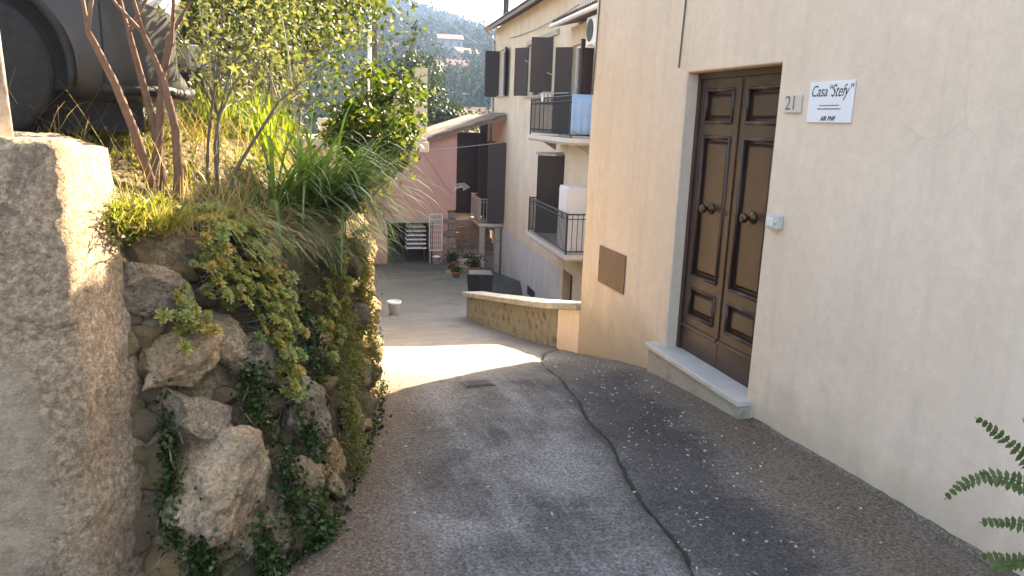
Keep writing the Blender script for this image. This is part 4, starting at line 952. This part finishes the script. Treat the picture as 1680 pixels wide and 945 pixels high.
# drain cover
dc = empty('drain_cover', (1.28, 5.27, gh(5.27)), R(4)); tag(dc, 'small square iron drain cover sunk in the lane', 'drain cover')
sl = math.atan2(gh(5.4)-gh(5.1), .3); dc.rotation_euler = (sl, 0, R(4))
part('frame', MB().box(-.115,.115,-.09,.09,-.02,.009), MAT['fillet'], dc); pl = part('plate', MB().box(-.10,.10,-.075,.075,.009,.014), MAT['iron'], dc)
for k in range(5): part('slot', MB().box(-.085,.085,-.06+.028*k,-.048+.028*k,.0142,.0165), MAT['iron'], pl)

# ------------------------------------------------------------------ plants on the bank and wall
def build_plants():
    nr = np.random.default_rng(11); rng = random.Random(11)
    # grass and weeds covering the bank (stuff)
    def bank_pt(ymin=2.95, ymax=9, dmax=1.6, dmin=0):
        y = rng.uniform(ymin, ymax); d = rng.uniform(dmin, dmax); x = bank_x(y)-d; return x, y, bank_z(x, y)
    sp = []
    for _ in range(9000):
        x, y, z = bank_pt(2.95, 8.5, 1.7, -.08)
        if x < -.72 and y < 3.75: continue
        if N3(x, y, 4, 1.9) < -.25: continue
        L = rng.uniform(.05, .17); a = rng.uniform(0, 6.28)
        sp.append(((x,y,z-.01), (.5*math.cos(a), .5*math.sin(a), 1), L, rng.uniform(.0016,.0036), rng.uniform(.1,.5), (math.sin(a),-math.cos(a),0)))
    for _ in range(330):
        t = rng.random(); a = rng.uniform(0, 6.28)
        sp.append(((-.67+.2*t+rng.gauss(0,.03), 3.0+.4*t+rng.gauss(0,.06), 1.38-.05*t), (.6*math.cos(a)+.2, .6*math.sin(a)-.2, 1), rng.uniform(.08,.24), rng.uniform(.0016,.0032), rng.uniform(.15,.5), (math.sin(a),-math.cos(a),0)))
    tag(link('bank_grass', blades('bank_grass', sp, MAT['grass'])), 'short yellow green grass covering the bank', 'grass', kind='stuff')
    sp = []
    for _ in range(2600):
        x, y, z = bank_pt(2.95, 7.5, 1.5, -.1)
        if x < -.72 and y < 3.75: continue
        L = rng.uniform(.15, .5); a = rng.uniform(0, 6.28); t = rng.uniform(.3, 1.4)
        sp.append(((x,y,z), (t*math.cos(a), t*math.sin(a), 1), L, rng.uniform(.0009,.002), rng.uniform(.05,.35), (math.sin(a),-math.cos(a),0)))
    tag(link('dry_straw', blades('dry_straw', sp, MAT['straw'])), 'dry straw stalks tangled among the bank grass', 'straw', kind='stuff')
    # low weeds with leaves
    c = []; d = []
    for _ in range(5200):
        x, y, z = bank_pt(2.95, 7.0, 1.3, -.06)
        if x < -.74 and y < 3.7: continue
        if N3(x+7, y, 1, 2.6) < .0: continue
        c.append((x, y, z+rng.uniform(0,.11))); d.append((rng.gauss(0,.6), rng.gauss(0,.6), .6))
    for _ in range(260):
        t = rng.random(); x = -.66+.16*t+rng.gauss(0,.03); y = 3.0+.35*t+rng.gauss(0,.05); z = 1.36+rng.uniform(-.06,.10); c.append((x, y, z)); d.append((rng.gauss(.3,.6), rng.gauss(-.3,.6), .4))
    tag(link('bank_weeds', leaf_mesh('bank_weeds', c, nr, .033, .010, MAT['weed'], d)), 'leafy low weeds spreading over the bank edge', 'weeds', kind='stuff')
    # bright iris-like blades behind
    sp = []
    for _ in range(620):
        y = rng.uniform(5.2, 7.2); x = bank_x(y)-rng.uniform(.45, 1.1); z = bank_z(x, y); a = rng.uniform(0, 6.28)
        sp.append(((x,y,z), (.25*math.cos(a), .25*math.sin(a), 1), rng.uniform(.2,.42), rng.uniform(.006,.011), rng.uniform(.05,.25), (math.sin(a),-math.cos(a),0)))
    tag(link('iris_leaves', blades('iris_leaves', sp, MAT['iris'], 5)), 'upright sunlit strap leaves behind the arching grass clump', 'leaves', kind='stuff')
    # arching strap-leaf clump on the wall top
    G0 = Vector((.14, 4.7, 1.24)); G = empty('strap_leaf_plant', G0); tag(G, 'big arching clump of long green strap leaves over the wall', 'plant')
    var = []
    for k in range(9):
        V = blade_verts((0,0,0), (1, 0, rng.uniform(.8,2.2)), rng.uniform(.7,1.05), rng.uniform(.009,.0145), rng.uniform(.18,.36), (0,1,0), 9)
        F = [(2*i,2*i+1,2*i+3,2*i+2) for i in range(9)]; var.append(npmesh('leaf_blade', [tuple(q) for q in V], F, MAT['strap'], True))
    for k in range(290):
        o = link('leaf_blade', rng.choice(var), G); a = rng.gauss(-.35, 1.15) if rng.random() < .8 else rng.uniform(0, 6.28)
        s = rng.uniform(-.34,.34); o.location = (s*.55+rng.uniform(-.12,.12), s+rng.uniform(-.1,.1), rng.uniform(-.05,.05)+s*-.08); sc = rng.uniform(.6,1.05)
        o.rotation_euler = (0, rng.uniform(-.35,.45), a); o.scale = (sc, sc, sc)
    sp = []
    for _ in range(500):
        a = rng.gauss(-.35, 1.2); s = rng.uniform(-.4,.4)
        sp.append(((s*.55+rng.uniform(-.14,.14), s, rng.uniform(-.06,.06)), (math.cos(a), math.sin(a), rng.uniform(.1,1.6)), rng.uniform(.3,.75), rng.uniform(.003,.006), rng.uniform(.15,.4), (-math.sin(a), math.cos(a), 0)))
    o = link('inner_blades', blades('inner_blades', sp, MAT['strap'], 7), G); o['kind'] = 'stuff'
    # tan thatch hanging under the clump
    sp = []
    for _ in range(700):
        s = rng.uniform(.28, .62); z = ztop(s)+rng.uniform(-.05,.08); p = S(s, z); n = SN(s, z)
        sp.append((p-n*.05, n*rng.uniform(.3,1.0)+Vector((rng.gauss(0,.4), rng.gauss(0,.4), .5)), rng.uniform(.15,.38), rng.uniform(.0012,.003), rng.uniform(.25,.6), n.cross(Vector((0,0,1)))))
    tag(link('dead_thatch', blades('dead_thatch', sp, MAT['straw'], 6)), 'dead tan grass thatch hanging over the wall edge', 'straw', kind='stuff')
    sp = []
    for _ in range(420):
        s = rng.uniform(.25, .72); z = ztop(s)+rng.uniform(-.08,.08); p = S(s, z); n = SN(s, z)
        sp.append((p-n*.05, n*rng.uniform(.4,1.0)+Vector((rng.gauss(0,.4), rng.gauss(0,.4), .4)), rng.uniform(.15,.45), rng.uniform(.0015,.003), rng.uniform(.25,.6), n.cross(Vector((0,0,1)))))
    tag(link('hanging_grass', blades('hanging_grass', sp, MAT['strap'], 6)), 'fine green grass hanging down the stone wall', 'grass', kind='stuff')
    # succulent rosettes
    rv = []
    for k in range(5):
        V = []; F = []
        for ring, (nl, tilt, L) in enumerate(((9,.10,1.0),(7,.42,.82),(5,.85,.58),(3,1.2,.36))):
            for i in range(nl):
                a = 2*math.pi*(i+.5*ring)/nl+rng.uniform(-.15,.15); d = Vector((math.cos(a)*math.cos(tilt), math.sin(a)*math.cos(tilt), math.sin(tilt))); s = Vector((-math.sin(a), math.cos(a), 0)); u = s.cross(d)*-1
                L2 = L*rng.uniform(.85,1.1); b = len(V)
                V += [d*.04, d*L2*.35+s*.12*L2+u*.05, d*L2*.72+s*.19*L2+u*.03, d*L2, d*L2*.72-s*.19*L2+u*.03, d*L2*.35-s*.12*L2+u*.05, d*L2*.6-u*.10*L2]
                F += [(b,b+1,b+6),(b+1,b+2,b+6),(b+2,b+3,b+6),(b+3,b+4,b+6),(b+4,b+5,b+6),(b+5,b,b+6)]
        rv.append(npmesh('rosette', [tuple(q) for q in V], F, MAT['succ'], True))
    groups = [('sprawling yellow green succulent covering the top of the stone wall', [(.268,1.33,.16,.10,52),(.31,1.21,.19,.12,62),(.208,1.18,.09,.10,32),(.25,1.04,.13,.10,26),(.32,1.03,.17,.12,50)]),
              ('trailing succulent rosettes hanging below the main mat between stones', [(.33,.85,.14,.14,44),(.33,.73,.11,.12,30),(.335,.62,.07,.1,14)]),
              ('small cluster of yellow green rosettes beside the concrete edge', [(.135,1.0,.10,.08,18),(.165,.93,.08,.05,8)]),
              ('loose patch of succulent rosettes under the strap leaf clump', [(.512,.92,.12,.12,36),(.448,.74,.16,.12,20)])]
    for lab, blobs in groups:
        s0, z0 = blobs[0][0], blobs[0][1]; base = S(s0, z0); P = empty('succulent', base); tag(P, lab, 'succulent'); stem = MB()
        for (s, z, rs, rz, n) in blobs:
            for _ in range(int(n*1.35)):
                zz = z+rng.gauss(0, rz*.66); wl = 3.9 if s > .4 else 2.6
                ss = s+rng.gauss(0, rs*.62)/wl*.62; zz = min(zz, ztop(ss)+.14); p = S(ss, zz); nn = SN(ss, min(zz, 1.2)); out = rng.uniform(.02,.13); p = p+nn*out
                if zz > ztop(ss): p = p-nn*(zz-ztop(ss))*1.2
                r = rng.uniform(.023,.043); o = link('rosette', rng.choice(rv), P)
                ax = (nn+Vector((rng.gauss(0,.35), rng.gauss(0,.35), .45+rng.gauss(0,.25)))).normalized()
                o.matrix_local = Matrix.Translation(p-base) @ ax.to_track_quat('Z','Y').to_matrix().to_4x4() @ Matrix.Rotation(rng.uniform(0,6), 4, 'Z') @ Matrix.Scale(r, 4)
                q = p-nn*(out+.06)+Vector((rng.gauss(0,.02), rng.gauss(0,.02), rng.uniform(-.02,.08))); stem.tube([p-base, (p+q)/2-base-Vector((0,0,.012)), q-base], .003, 4)
        part('stems', stem, MAT['bark'], P)['kind'] = 'stuff'
    # ivy and herbs in the joints
    ivy = [((.085,.54,.05,.14),'ivy strip climbing beside the concrete wall edge',0,520),((.07,.34,.06,.10),'ivy tuft at the foot of the concrete wall edge',0,420),((.108,.16,.10,.14),'ivy thicket at the base under the big tilted slab',0,900),
           ((.262,.66,.10,.15),'ivy filling the joint under the trailing rosettes',0,700),((.345,.59,.06,.12),'ivy hanging in the gap above the flat stone',0,420),((.413,.72,.13,.18),'dense ivy curtain in the middle of the stone wall',0,800),
           ((.49,.70,.14,.2),'fine green herb mat right of the ivy curtain',1,1100),((.535,.52,.14,.21),'yellow green herb trailing down the far wall face',1,1100),((.482,.36,.08,.14),'pale herb tuft in the lower far joints',1,600),
           ((.302,.27,.09,.13),'dark ivy below the tilted slab near the lane',0,600),((.355,.08,.12,.12),'dark ivy at the wall foot beside the lane',0,700),((.478,.18,.11,.17),'herb mat creeping at the foot of the far wall',1,800),
           ((.64,.9,.14,.18),'leafy creeper draped over the far end of the wall',1,900),((.625,.5,.09,.32),'mossy creeper hanging down the far wall edge',1,1000),((.228,.10,.10,.12),'ivy spilling from the lowest stones onto the lane',0,600),((.372,.39,.06,.08),'small ivy tuft below the flat leaning stone',0,300)]
    for (s, z, rs, rz), lab, kd, n in ivy:
        b = S(s, z); I = empty('ivy' if kd == 0 else 'creeper', b); tag(I, lab, 'ivy' if kd == 0 else 'creeper'); c = []; d = []; mb = MB()
        for _ in range(int(n*(.72 if kd == 0 else 1.5))):
            zz = max(gh(S(s,0).y)+.0, min(z+rng.gauss(0, rz*.6), ztop(s)+.05)); wl = 2.6 if s < .4 else 4.0; ss = min(.99, max(.005, s+rng.gauss(0, rs*.6)/wl*.62))
            p = S(ss, zz); nn = SN(ss, min(zz, 1.2)); p = p+nn*abs(rng.gauss(.01,.035)); c.append(tuple(p-b)); d.append((nn.x, nn.y, nn.z-.35))
        for _ in range(7):
            a = Vector(rng.choice(c)); e = a+Vector((rng.gauss(0,.03), rng.gauss(0,.03), -rng.uniform(.05,.2))); mb.tube([a, (a+e)/2+Vector((rng.gauss(0,.02),rng.gauss(0,.02),0)), e], .003, 4)
        part('stems', mb, MAT['bark'], I)['kind'] = 'stuff'
        link('leaves', leaf_mesh('leaves', c, nr, .025 if kd == 0 else .018, .011 if kd == 0 else .006, MAT['ivy' if kd == 0 else 'herb'], d, 0, .6), I)
    # weeds along wall foot
    c = []; d = []
    for _ in range(420):
        s = rng.uniform(.2,.75); p = S(s, 0); z = gh(p.y); p = S(s, z)+SN(s,0)*abs(rng.gauss(.0,.025)); c.append((p.x,p.y,z+rng.uniform(0,.06)*rng.random())); d.append((rng.gauss(0,.5),rng.gauss(0,.5),.5))
    tag(link('verge_weeds', leaf_mesh('verge_weeds', c, nr, .032, .011, MAT['ivy'], d)), 'small dark weeds along the foot of the stone wall', 'weeds', kind='stuff')
    # litter on the lane
    c = []; d = []
    for _ in range(520):
        t = rng.random(); y = 1.6+5.0*t; gx = float(np.interp(y, [g[1] for g in GROOVE], [g[0] for g in GROOVE])); x = gx+abs(rng.gauss(.3,.28)) if rng.random() < .75 else rng.uniform(.2, 2.7)
        if x > 2.72: continue
        c.append((x, y, gh(y)+.012)); d.append((rng.gauss(0,1), rng.gauss(0,1), 0.02))
    tag(link('leaf_litter', leaf_mesh('leaf_litter', c, nr, .022, .0055, MAT['litter'], d, 0, .1)), 'pale bits of leaf litter scattered on the lane', 'litter', kind='stuff')
build_plants()

# woody plants on the bank
def bz(x, y): return bank_z(x, y)-.02
make_tree('bare_shrub', (-.57,3.72,bz(-.57,3.72)), 1.5, 3, 2, .026, .30, 0, 0, 0, 0, None, MAT['bark_red'], 'reddish bare stemmed shrub standing before the grey car', 'shrub', 41, 4, up=.18, first=.55, shrink=.72)
make_tree('bare_shrub', (-.38,4.25,bz(-.38,4.25)), 1.2, 3, 3, .013, .5, 5, .06, .045, .012, MAT['bush_pale'], MAT['bark'], 'thin twiggy shrub leaning over the bank grass', 'shrub', 42, 4, up=.05, first=.5)
make_tree('tall_shrub', (-.62,5.9,bz(-.62,5.9)), 2.4, 3, 3, .02, .45, 24, .13, .06, .017, MAT['bush_pale'], MAT['bark'], 'tall loose shrub with pale leaves behind the twiggy stems', 'shrub', 43, 5, up=.12, first=.42)
make_tree('tall_shrub', (-1.5,7.6,bz(-1.5,7.6)), 2.8, 3, 3, .03, .5, 26, .17, .07, .022, MAT['bush'], MAT['bark'], 'dark green tall shrub behind the parked car', 'shrub', 44, 5, up=.1, first=.4)
make_tree('tall_shrub', (-.25,8.2,bz(-.25,8.2)), 2.6, 3, 3, .03, .5, 26, .17, .07, .022, MAT['bush'], MAT['bark'], 'dark green shrub between the lemon tree and pale shrub', 'shrub', 45, 5, up=.1, first=.4)
make_tree('tall_shrub', (-2.6,10.5,bz(-2.6,10.5)), 3.4, 3, 3, .04, .55, 28, .24, .09, .028, MAT['bush'], MAT['bark'], 'large dark shrub at the back of the bank', 'shrub', 46, 5, up=.1, first=.4)
make_tree('tall_shrub', (-.7,11.5,bz(-.7,11.5)), 3.2, 3, 3, .04, .55, 26, .22, .08, .026, MAT['bush'], MAT['bark'], 'dark green shrub beside the utility pole', 'shrub', 47, 5, up=.1, first=.4)
make_tree('tall_shrub', (-.95,6.9,bz(-.95,6.9)), 2.2, 3, 3, .02, .5, 20, .15, .055, .016, MAT['bush_pale'], MAT['bark'], 'pale twiggy shrub close behind the bonnet of the car', 'shrub', 49, 5, up=.1, first=.42)
make_tree('tall_shrub', (-.30,6.3,bz(-.30,6.3)), 1.9, 3, 3, .016, .5, 16, .13, .055, .016, MAT['bush'], MAT['bark'], 'leafy shrub left of the lemon tree', 'shrub', 50, 5, up=.1, first=.42)
make_tree('tall_shrub', (-.35,9.3,bz(-.35,9.3)), 3.2, 3, 3, .03, .5, 26, .2, .07, .022, MAT['bush'], MAT['bark'], 'tall dark shrub left of the white terrace pole', 'shrub', 52, 5, up=.12, first=.4)
def build_lemon():
    rng = random.Random(51); nr = np.random.default_rng(51); b = Vector((.46,6.7,bz(.46,6.7))); T = empty('lemon_tree', b); tag(T, 'sunlit bright green lemon tree leaning over the lane', 'tree')
    mb = MB(); top = Vector((.10,.0,.45)); mb.tube([(0,0,-.05),(.03,.01,.2),tuple(top)], [.036,.03,.025], 8, False); part('trunk', mb, MAT['bark'], T, True)
    c = []; ctr = Vector((.20,.0,.68)); mb = MB()
    for k in range(66):
        v = Vector((rng.gauss(0,1), rng.gauss(0,1), rng.gauss(0,1))).normalized()*rng.uniform(.55,1.0)**.6; p = ctr+Vector((v.x*.37, v.y*.42, v.z*.36+.03*rng.gauss(0,1)))
        if k < 7: p = ctr+Vector((rng.uniform(-.25,.45), rng.uniform(-.3,.3), rng.uniform(.34,.5)))
        m_ = top.lerp(p, .5)+Vector((rng.gauss(0,.05), rng.gauss(0,.05), .04)); mb.tube([top, m_, p], [.012,.007,.003], 5, False)
        n = rng.randint(30, 58); c.append(np.array(p)+nr.normal(0, .062, (n, 3)))
    part('branches', mb, MAT['bark'], T, True); c = np.concatenate(c); link('crown', leaf_mesh('crown', c, nr, .075, .022, MAT['lemon'], nr.normal(size=c.shape), .25), T)
build_lemon()
rng = random.Random(17)
for k in range(16):
    y = rng.uniform(4.6, 7.8); x = bank_x(y)-rng.uniform(.3, 1.2); z = bz(x, y); h = rng.uniform(1.0, 2.0); dx, dy = rng.gauss(0,.14), rng.gauss(0,.14)
    o = part('dry_cane', MB().tube([(0,0,0),(dx*h*.5,dy*h*.5,h*.5),(dx*h*1.3,dy*h*1.1,h)], [.008,.007,.003], 6), MAT['cane'], None, True); o.location = (x, y, z)
    tag(o, 'thin pale dry cane sticking up among the bank shrubs', 'cane', 'dry canes on the bank')

# fern in a tall pot by the lane side, fronds reach into view
def build_fern():
    O = Vector((1.36, .74, 1.02)); F = empty('fern', O); tag(F, 'green fern with feathery arching fronds in a tall pot', 'fern')
    specs = [((1.148,.995,1.32),(1.26,.88,1.22),1),((1.10,.985,1.17),(1.22,.93,1.30),1),((1.20,.90,1.27),(1.28,.84,1.24),1),((1.13,.935,1.15),(1.27,.85,1.17),1),((1.14,.905,1.075),(1.24,.85,1.13),1),((1.12,.89,1.05),(1.25,.82,1.03),1),((1.16,.93,1.22),(1.29,.83,1.20),1),((1.10,.90,1.11),(1.25,.82,1.12),1),((1.17,.88,1.05),(1.28,.80,1.06),1),((1.20,.95,1.33),(1.30,.86,1.3),1),((1.5,1.05,1.3),(1.42,.9,1.3),1),((1.7,.8,1.2),(1.5,.77,1.35),1),((1.3,.5,1.2),(1.33,.6,1.3),1),((1.6,.5,1.15),(1.45,.65,1.3),1),((1.1,.6,1.2),(1.24,.68,1.28),1)]
    for (tip, mid, _) in specs:
        p0, p1, p2 = Vector((0,0,0)), Vector(mid)-O, Vector(tip)-O; p1 = p1*1.12; V = []; Fc = []; mb = MB(); pts = []
        n = 34
        for k in range(n+1):
            t = k/n; pts.append(p0*(1-t)**2+p1*2*t*(1-t)+p2*t*t)
        mb.tube(pts, [.0022*(1-.7*i/n) for i in range(n+1)], 5)
        for k in range(5, n):
            t = k/n; d = (pts[k+1]-pts[k-1]).normalized(); s = d.cross(Vector((-.62,-.45,.65))).normalized(); u = s.cross(d); L = .040*min(1, (t)*2.2)*(1.05-t)**.55; w = .0042
            for sg_ in (-1, 1):
                e = (s*sg_+d*(.25+.25*math.sin(k*7.3+sg_*2))+u*(.12+.22*math.sin(k*3.7+tip[0]*40))).normalized(); b = pts[k]; q = d*w; L = L*(.86+.14*math.sin(k*5.1+sg_+tip[1]*50))
                mb.add([b-q*.8, b+e*L*.5-q+u*.002, b+e*L, b+e*L*.5+q+u*.002, b+q*.8], [(0,1,3,4),(1,2,3)])
        part('frond', mb, MAT['fern'], F)
    P = empty('fern_pot', (1.36,.74,gh(.74))); tag(P, 'tall terracotta pot on a plinth holding the fern', 'pot')
    part('pot', MB().lathe([(.10,.62),(.16,.9),(.175,.9),(.175,.94),(.15,.94),(.14,.9)], n=24), MAT['terracotta'], P, True); part('plinth', MB().box(-.13,.13,-.13,.13,0,.615), MAT['cement'], P, bevel=.01)
build_fern()

# ------------------------------------------------------------------ terrace, pole and things behind the bank
T = empty('terrace', (0,16,0)); tag(T, 'pale concrete terrace slab with a grey pillar behind lemon tree', 'terrace')
part('slab', MB().box(-3.5,2.55,-1,2.5,1.16,1.36), MAT['cement'], T, bevel=.01); part('wall', MB().box(-3.4,1.25,-.8,2.4,-3,1.155), MAT['plaster_beige'], T)
part('pillar', MB().box(2.30,2.52,-.9,-.68,1.362,2.75), MAT['cement'], T, bevel=.01)
for k, x in enumerate((-2.0,-.6,.8)): part('parapet_block', MB().box(x-.35,x+.35,-.95,-.75,1.362,1.75), MAT['plaster_beige'], T, bevel=.02)
U = empty('garden_urn', (1.98,15.3,1.362)); tag(U, 'round pale stone urn on the terrace edge', 'urn')
part('bowl', MB().lathe([(.14,0),(.14,.5),(.06,.54),(.12,.62),(.2,.75),(.22,.9),(.18,1.0),(.10,1.05),(.02,1.06)], n=20), MAT['cement'], U, True)
for (x, y, r, h, mt, lab) in ((1.50,15.95,.045,4.6,'whitemetal','slender white metal pole on the terrace'),(1.63,16.3,.06,4.8,'iron','dark steel utility pole beside the white pole')):
    o = part('utility_pole', MB().tube([(0,0,0),(0,0,h)], [r, r*.8], 10), MAT[mt], None, True); o.location = (x, y, 1.36); tag(o, lab, 'pole')
def wire(name, a, b, sag, r, mt, lab, grp=None):
    a, b = Vector(a), Vector(b); pts = [a.lerp(b, k/12)-Vector((0,0,sag*4*(k/12)*(1-k/12))) for k in range(13)]
    o = part(name, MB().tube([p-a for p in pts], r, 5), MAT[mt], None, True); o.location = a; tag(o, lab, 'wire', grp)
wire('overhead_wire', (1.63,16.3,6.1), beige_world(6.1,33.9,5.5), .35, .008, 'cable', 'sagging overhead wire from the dark pole to the beige eave')
wire('overhead_wire', (1.63,16.3,5.3), beige_world(6.1,33.9,4.9), .5, .006, 'cable', 'thin overhead wire crossing before the wooded hill')
wire('overhead_wire', (1.63,16.3,4.4), (7.5,40,.3), .2, .008, 'cable', 'slanting guy wire descending from the dark pole')
wire('overhead_wire', beige_world(6.18,33.2,5.0), beige_world(5.9,15.6,2.1), .15, .012, 'wire_pale', 'pale cable slung along the beige facade past the windows')
wire('overhead_wire', beige_world(6.18,31.0,5.05), beige_world(6.1,21.2,5.0), .12, .012, 'cable', 'dark cable drooping under the eave of the beige house')
wire('washing_line', (4.4,30.6,.55), beige_world(6.1,31.0,1.0), .05, .012, 'wire_pale', 'white washing line in front of the dark porch')
wire('overhead_wire', (4.9,30.9,.6), (6.2,30.8,-1.2), .0, .010, 'cable', 'thin dark cable slanting down the pink wall')
wire('overhead_wire', (-40,300,78), (120,260,86), 3, .08, 'cable', 'distant power line across the sky above the ridge')

# ------------------------------------------------------------------ distant trees, houses, woods
make_tree('cedar_tree', (7.15,42,-3.5), 11.0, 4, 4, .25, .55, 18, .34, .32, .055, MAT['conifer'], MAT['bark'], 'dark drooping evergreen tree behind the terrace pillar', 'tree', 61, 1, up=.12, first=.42, droop=.6, shrink=.60, wob=.1)
make_tree('bare_tree', (9.4,44,-3.5), 6.6, 4, 4, .14, .45, 1, .2, .2, .05, MAT['straw'], MAT['bare'], 'leafless pale brown tree above the pink house roof', 'tree', 62, 1, up=.1, first=.42, shrink=.62)
make_tree('bare_tree', (11.2,47,-3.5), 6.2, 4, 4, .12, .45, 1, .2, .2, .05, MAT['straw'], MAT['bare'], 'leafless pale tree beside the beige house downpipe', 'tree', 63, 1, up=.1, first=.42, shrink=.62)
rng = random.Random(9)
for k in range(16):
    y = rng.uniform(62, 150); x = y*rng.uniform(.04, .27); s = rng.uniform(4, 6.5)
    make_tree('hillside_tree', (x, y, tz(x, y)-.3), s, 2, 4, .16, .6, 60, .075*s, .055*s, .022*s, MAT['mid_tree'], MAT['bark'],
              'rounded green tree on the lower wooded slope', 'tree', 100+k, 1, 'trees on the lower slope', first=.42, shrink=.6)
HL = [(17.5,118,7,6,4.2,'small beige house with red roof behind the lemon tree crown'),(33,168,9,7,4.5,'beige two storey house with red roof midway up the wooded slope'),(44,205,8,7,5,'beige house with red roof standing higher beyond the midslope house'),(46,236,9,7,5,'beige house with red roof highest on the wooded slope'),(24,190,8,6,4.2,'pink house with red roof hidden among hillside trees'),(27,112,6,5,3.6,'low beige cottage just above the pink house roof')]
for k, (x, y, w, d_, h, lab) in enumerate(HL):
    w, d_, h = w*.8, d_*.8, h*.8
    Hs = empty('hillside_house', (x, y, tz(x, y)-.8), R([8,-14,20,-6,15,-10][k])); tag(Hs, lab, 'house', 'houses on the hillside')
    wm = MAT[['plaster_far','plaster_far','plaster_far','plaster_far','plaster_pink','plaster_far'][k]]
    part('wall', MB().extrude_x([(-d_/2,0),(d_/2,0),(d_/2,h),(0,h+1.4),(-d_/2,h)], -w/2, w/2), wm, Hs)
    part('roof', MB().extrude_x([(-d_/2-.4,h-.15),(0,h+1.43),(d_/2+.4,h-.15),(d_/2+.4,h+.05),(0,h+1.65),(-d_/2-.4,h+.05)], -w/2-.4, w/2+.4), MAT['rooftile_far'], Hs)
    for i in range(3): part('window', MB().box(-w/2+w*(i+.5)/3-.45, -w/2+w*(i+.5)/3+.45, -d_/2-.06, -d_/2+.1, h*.5, h*.5+1.4), MAT['glass_dark'], Hs)
def build_woods():
    nr = np.random.default_rng(33); c = []; size = []
    for _ in range(4200):
        y = 78+560*nr.random()**.8; x = y*nr.uniform(-.12, .40)
        if any(abs(x-h[0]) < 6 and -8 < h[1]-y < 14 for h in HL): continue
        s = nr.uniform(1.8, 4.0); n = 190 if y < 200 else (90 if y < 340 else 40); z = tz(x, y)
        q = nr.normal(size=(n, 3)); q /= np.linalg.norm(q, axis=1)[:, None]; q *= nr.uniform(.35, 1.08, (n, 1))*np.array([s, s, s*1.15]); q += (x, y, z+s*.9); c.append(q); size.append(np.full(n, s*(.10 if y < 200 else .15 if y < 340 else .24)/.34))
    c = np.concatenate(c); size = np.concatenate(size); n = len(c)
    a = nr.normal(size=(n, 3)); a /= np.linalg.norm(a, axis=1)[:, None]; b = np.cross(a, nr.normal(size=(n, 3))); b /= np.linalg.norm(b, axis=1)[:, None]
    k = (size*.34)[:, None]; v = np.stack([c-a*k, c+b*k*.8, c+a*k, c-b*k*.8], 1).reshape(-1, 3); i = np.arange(n)*4
    tag(link('woodland', npmesh('woodland', v, np.stack([i,i+1,i+2,i+3], 1), MAT['wood_far'])), 'continuous woodland covering the hillside', 'woodland', kind='stuff')
build_woods()

# ------------------------------------------------------------------ haze
hz = bpy.data.materials.new('haze'); hz.use_nodes = True; nt = hz.node_tree; nt.nodes.clear()
pv = nt.nodes.new('ShaderNodeVolumePrincipled'); pv.inputs['Density'].default_value = .0005; pv.inputs['Color'].default_value = (.36,.57,1,1); pv.inputs['Anisotropy'].default_value = .2
ho = nt.nodes.new('ShaderNodeOutputMaterial'); nt.links.new(pv.outputs[0], ho.inputs['Volume'])
tag(part('haze', MB().box(-720,720,-720,1020,-16,150), hz), 'pale blue air over the valley', kind='stuff')
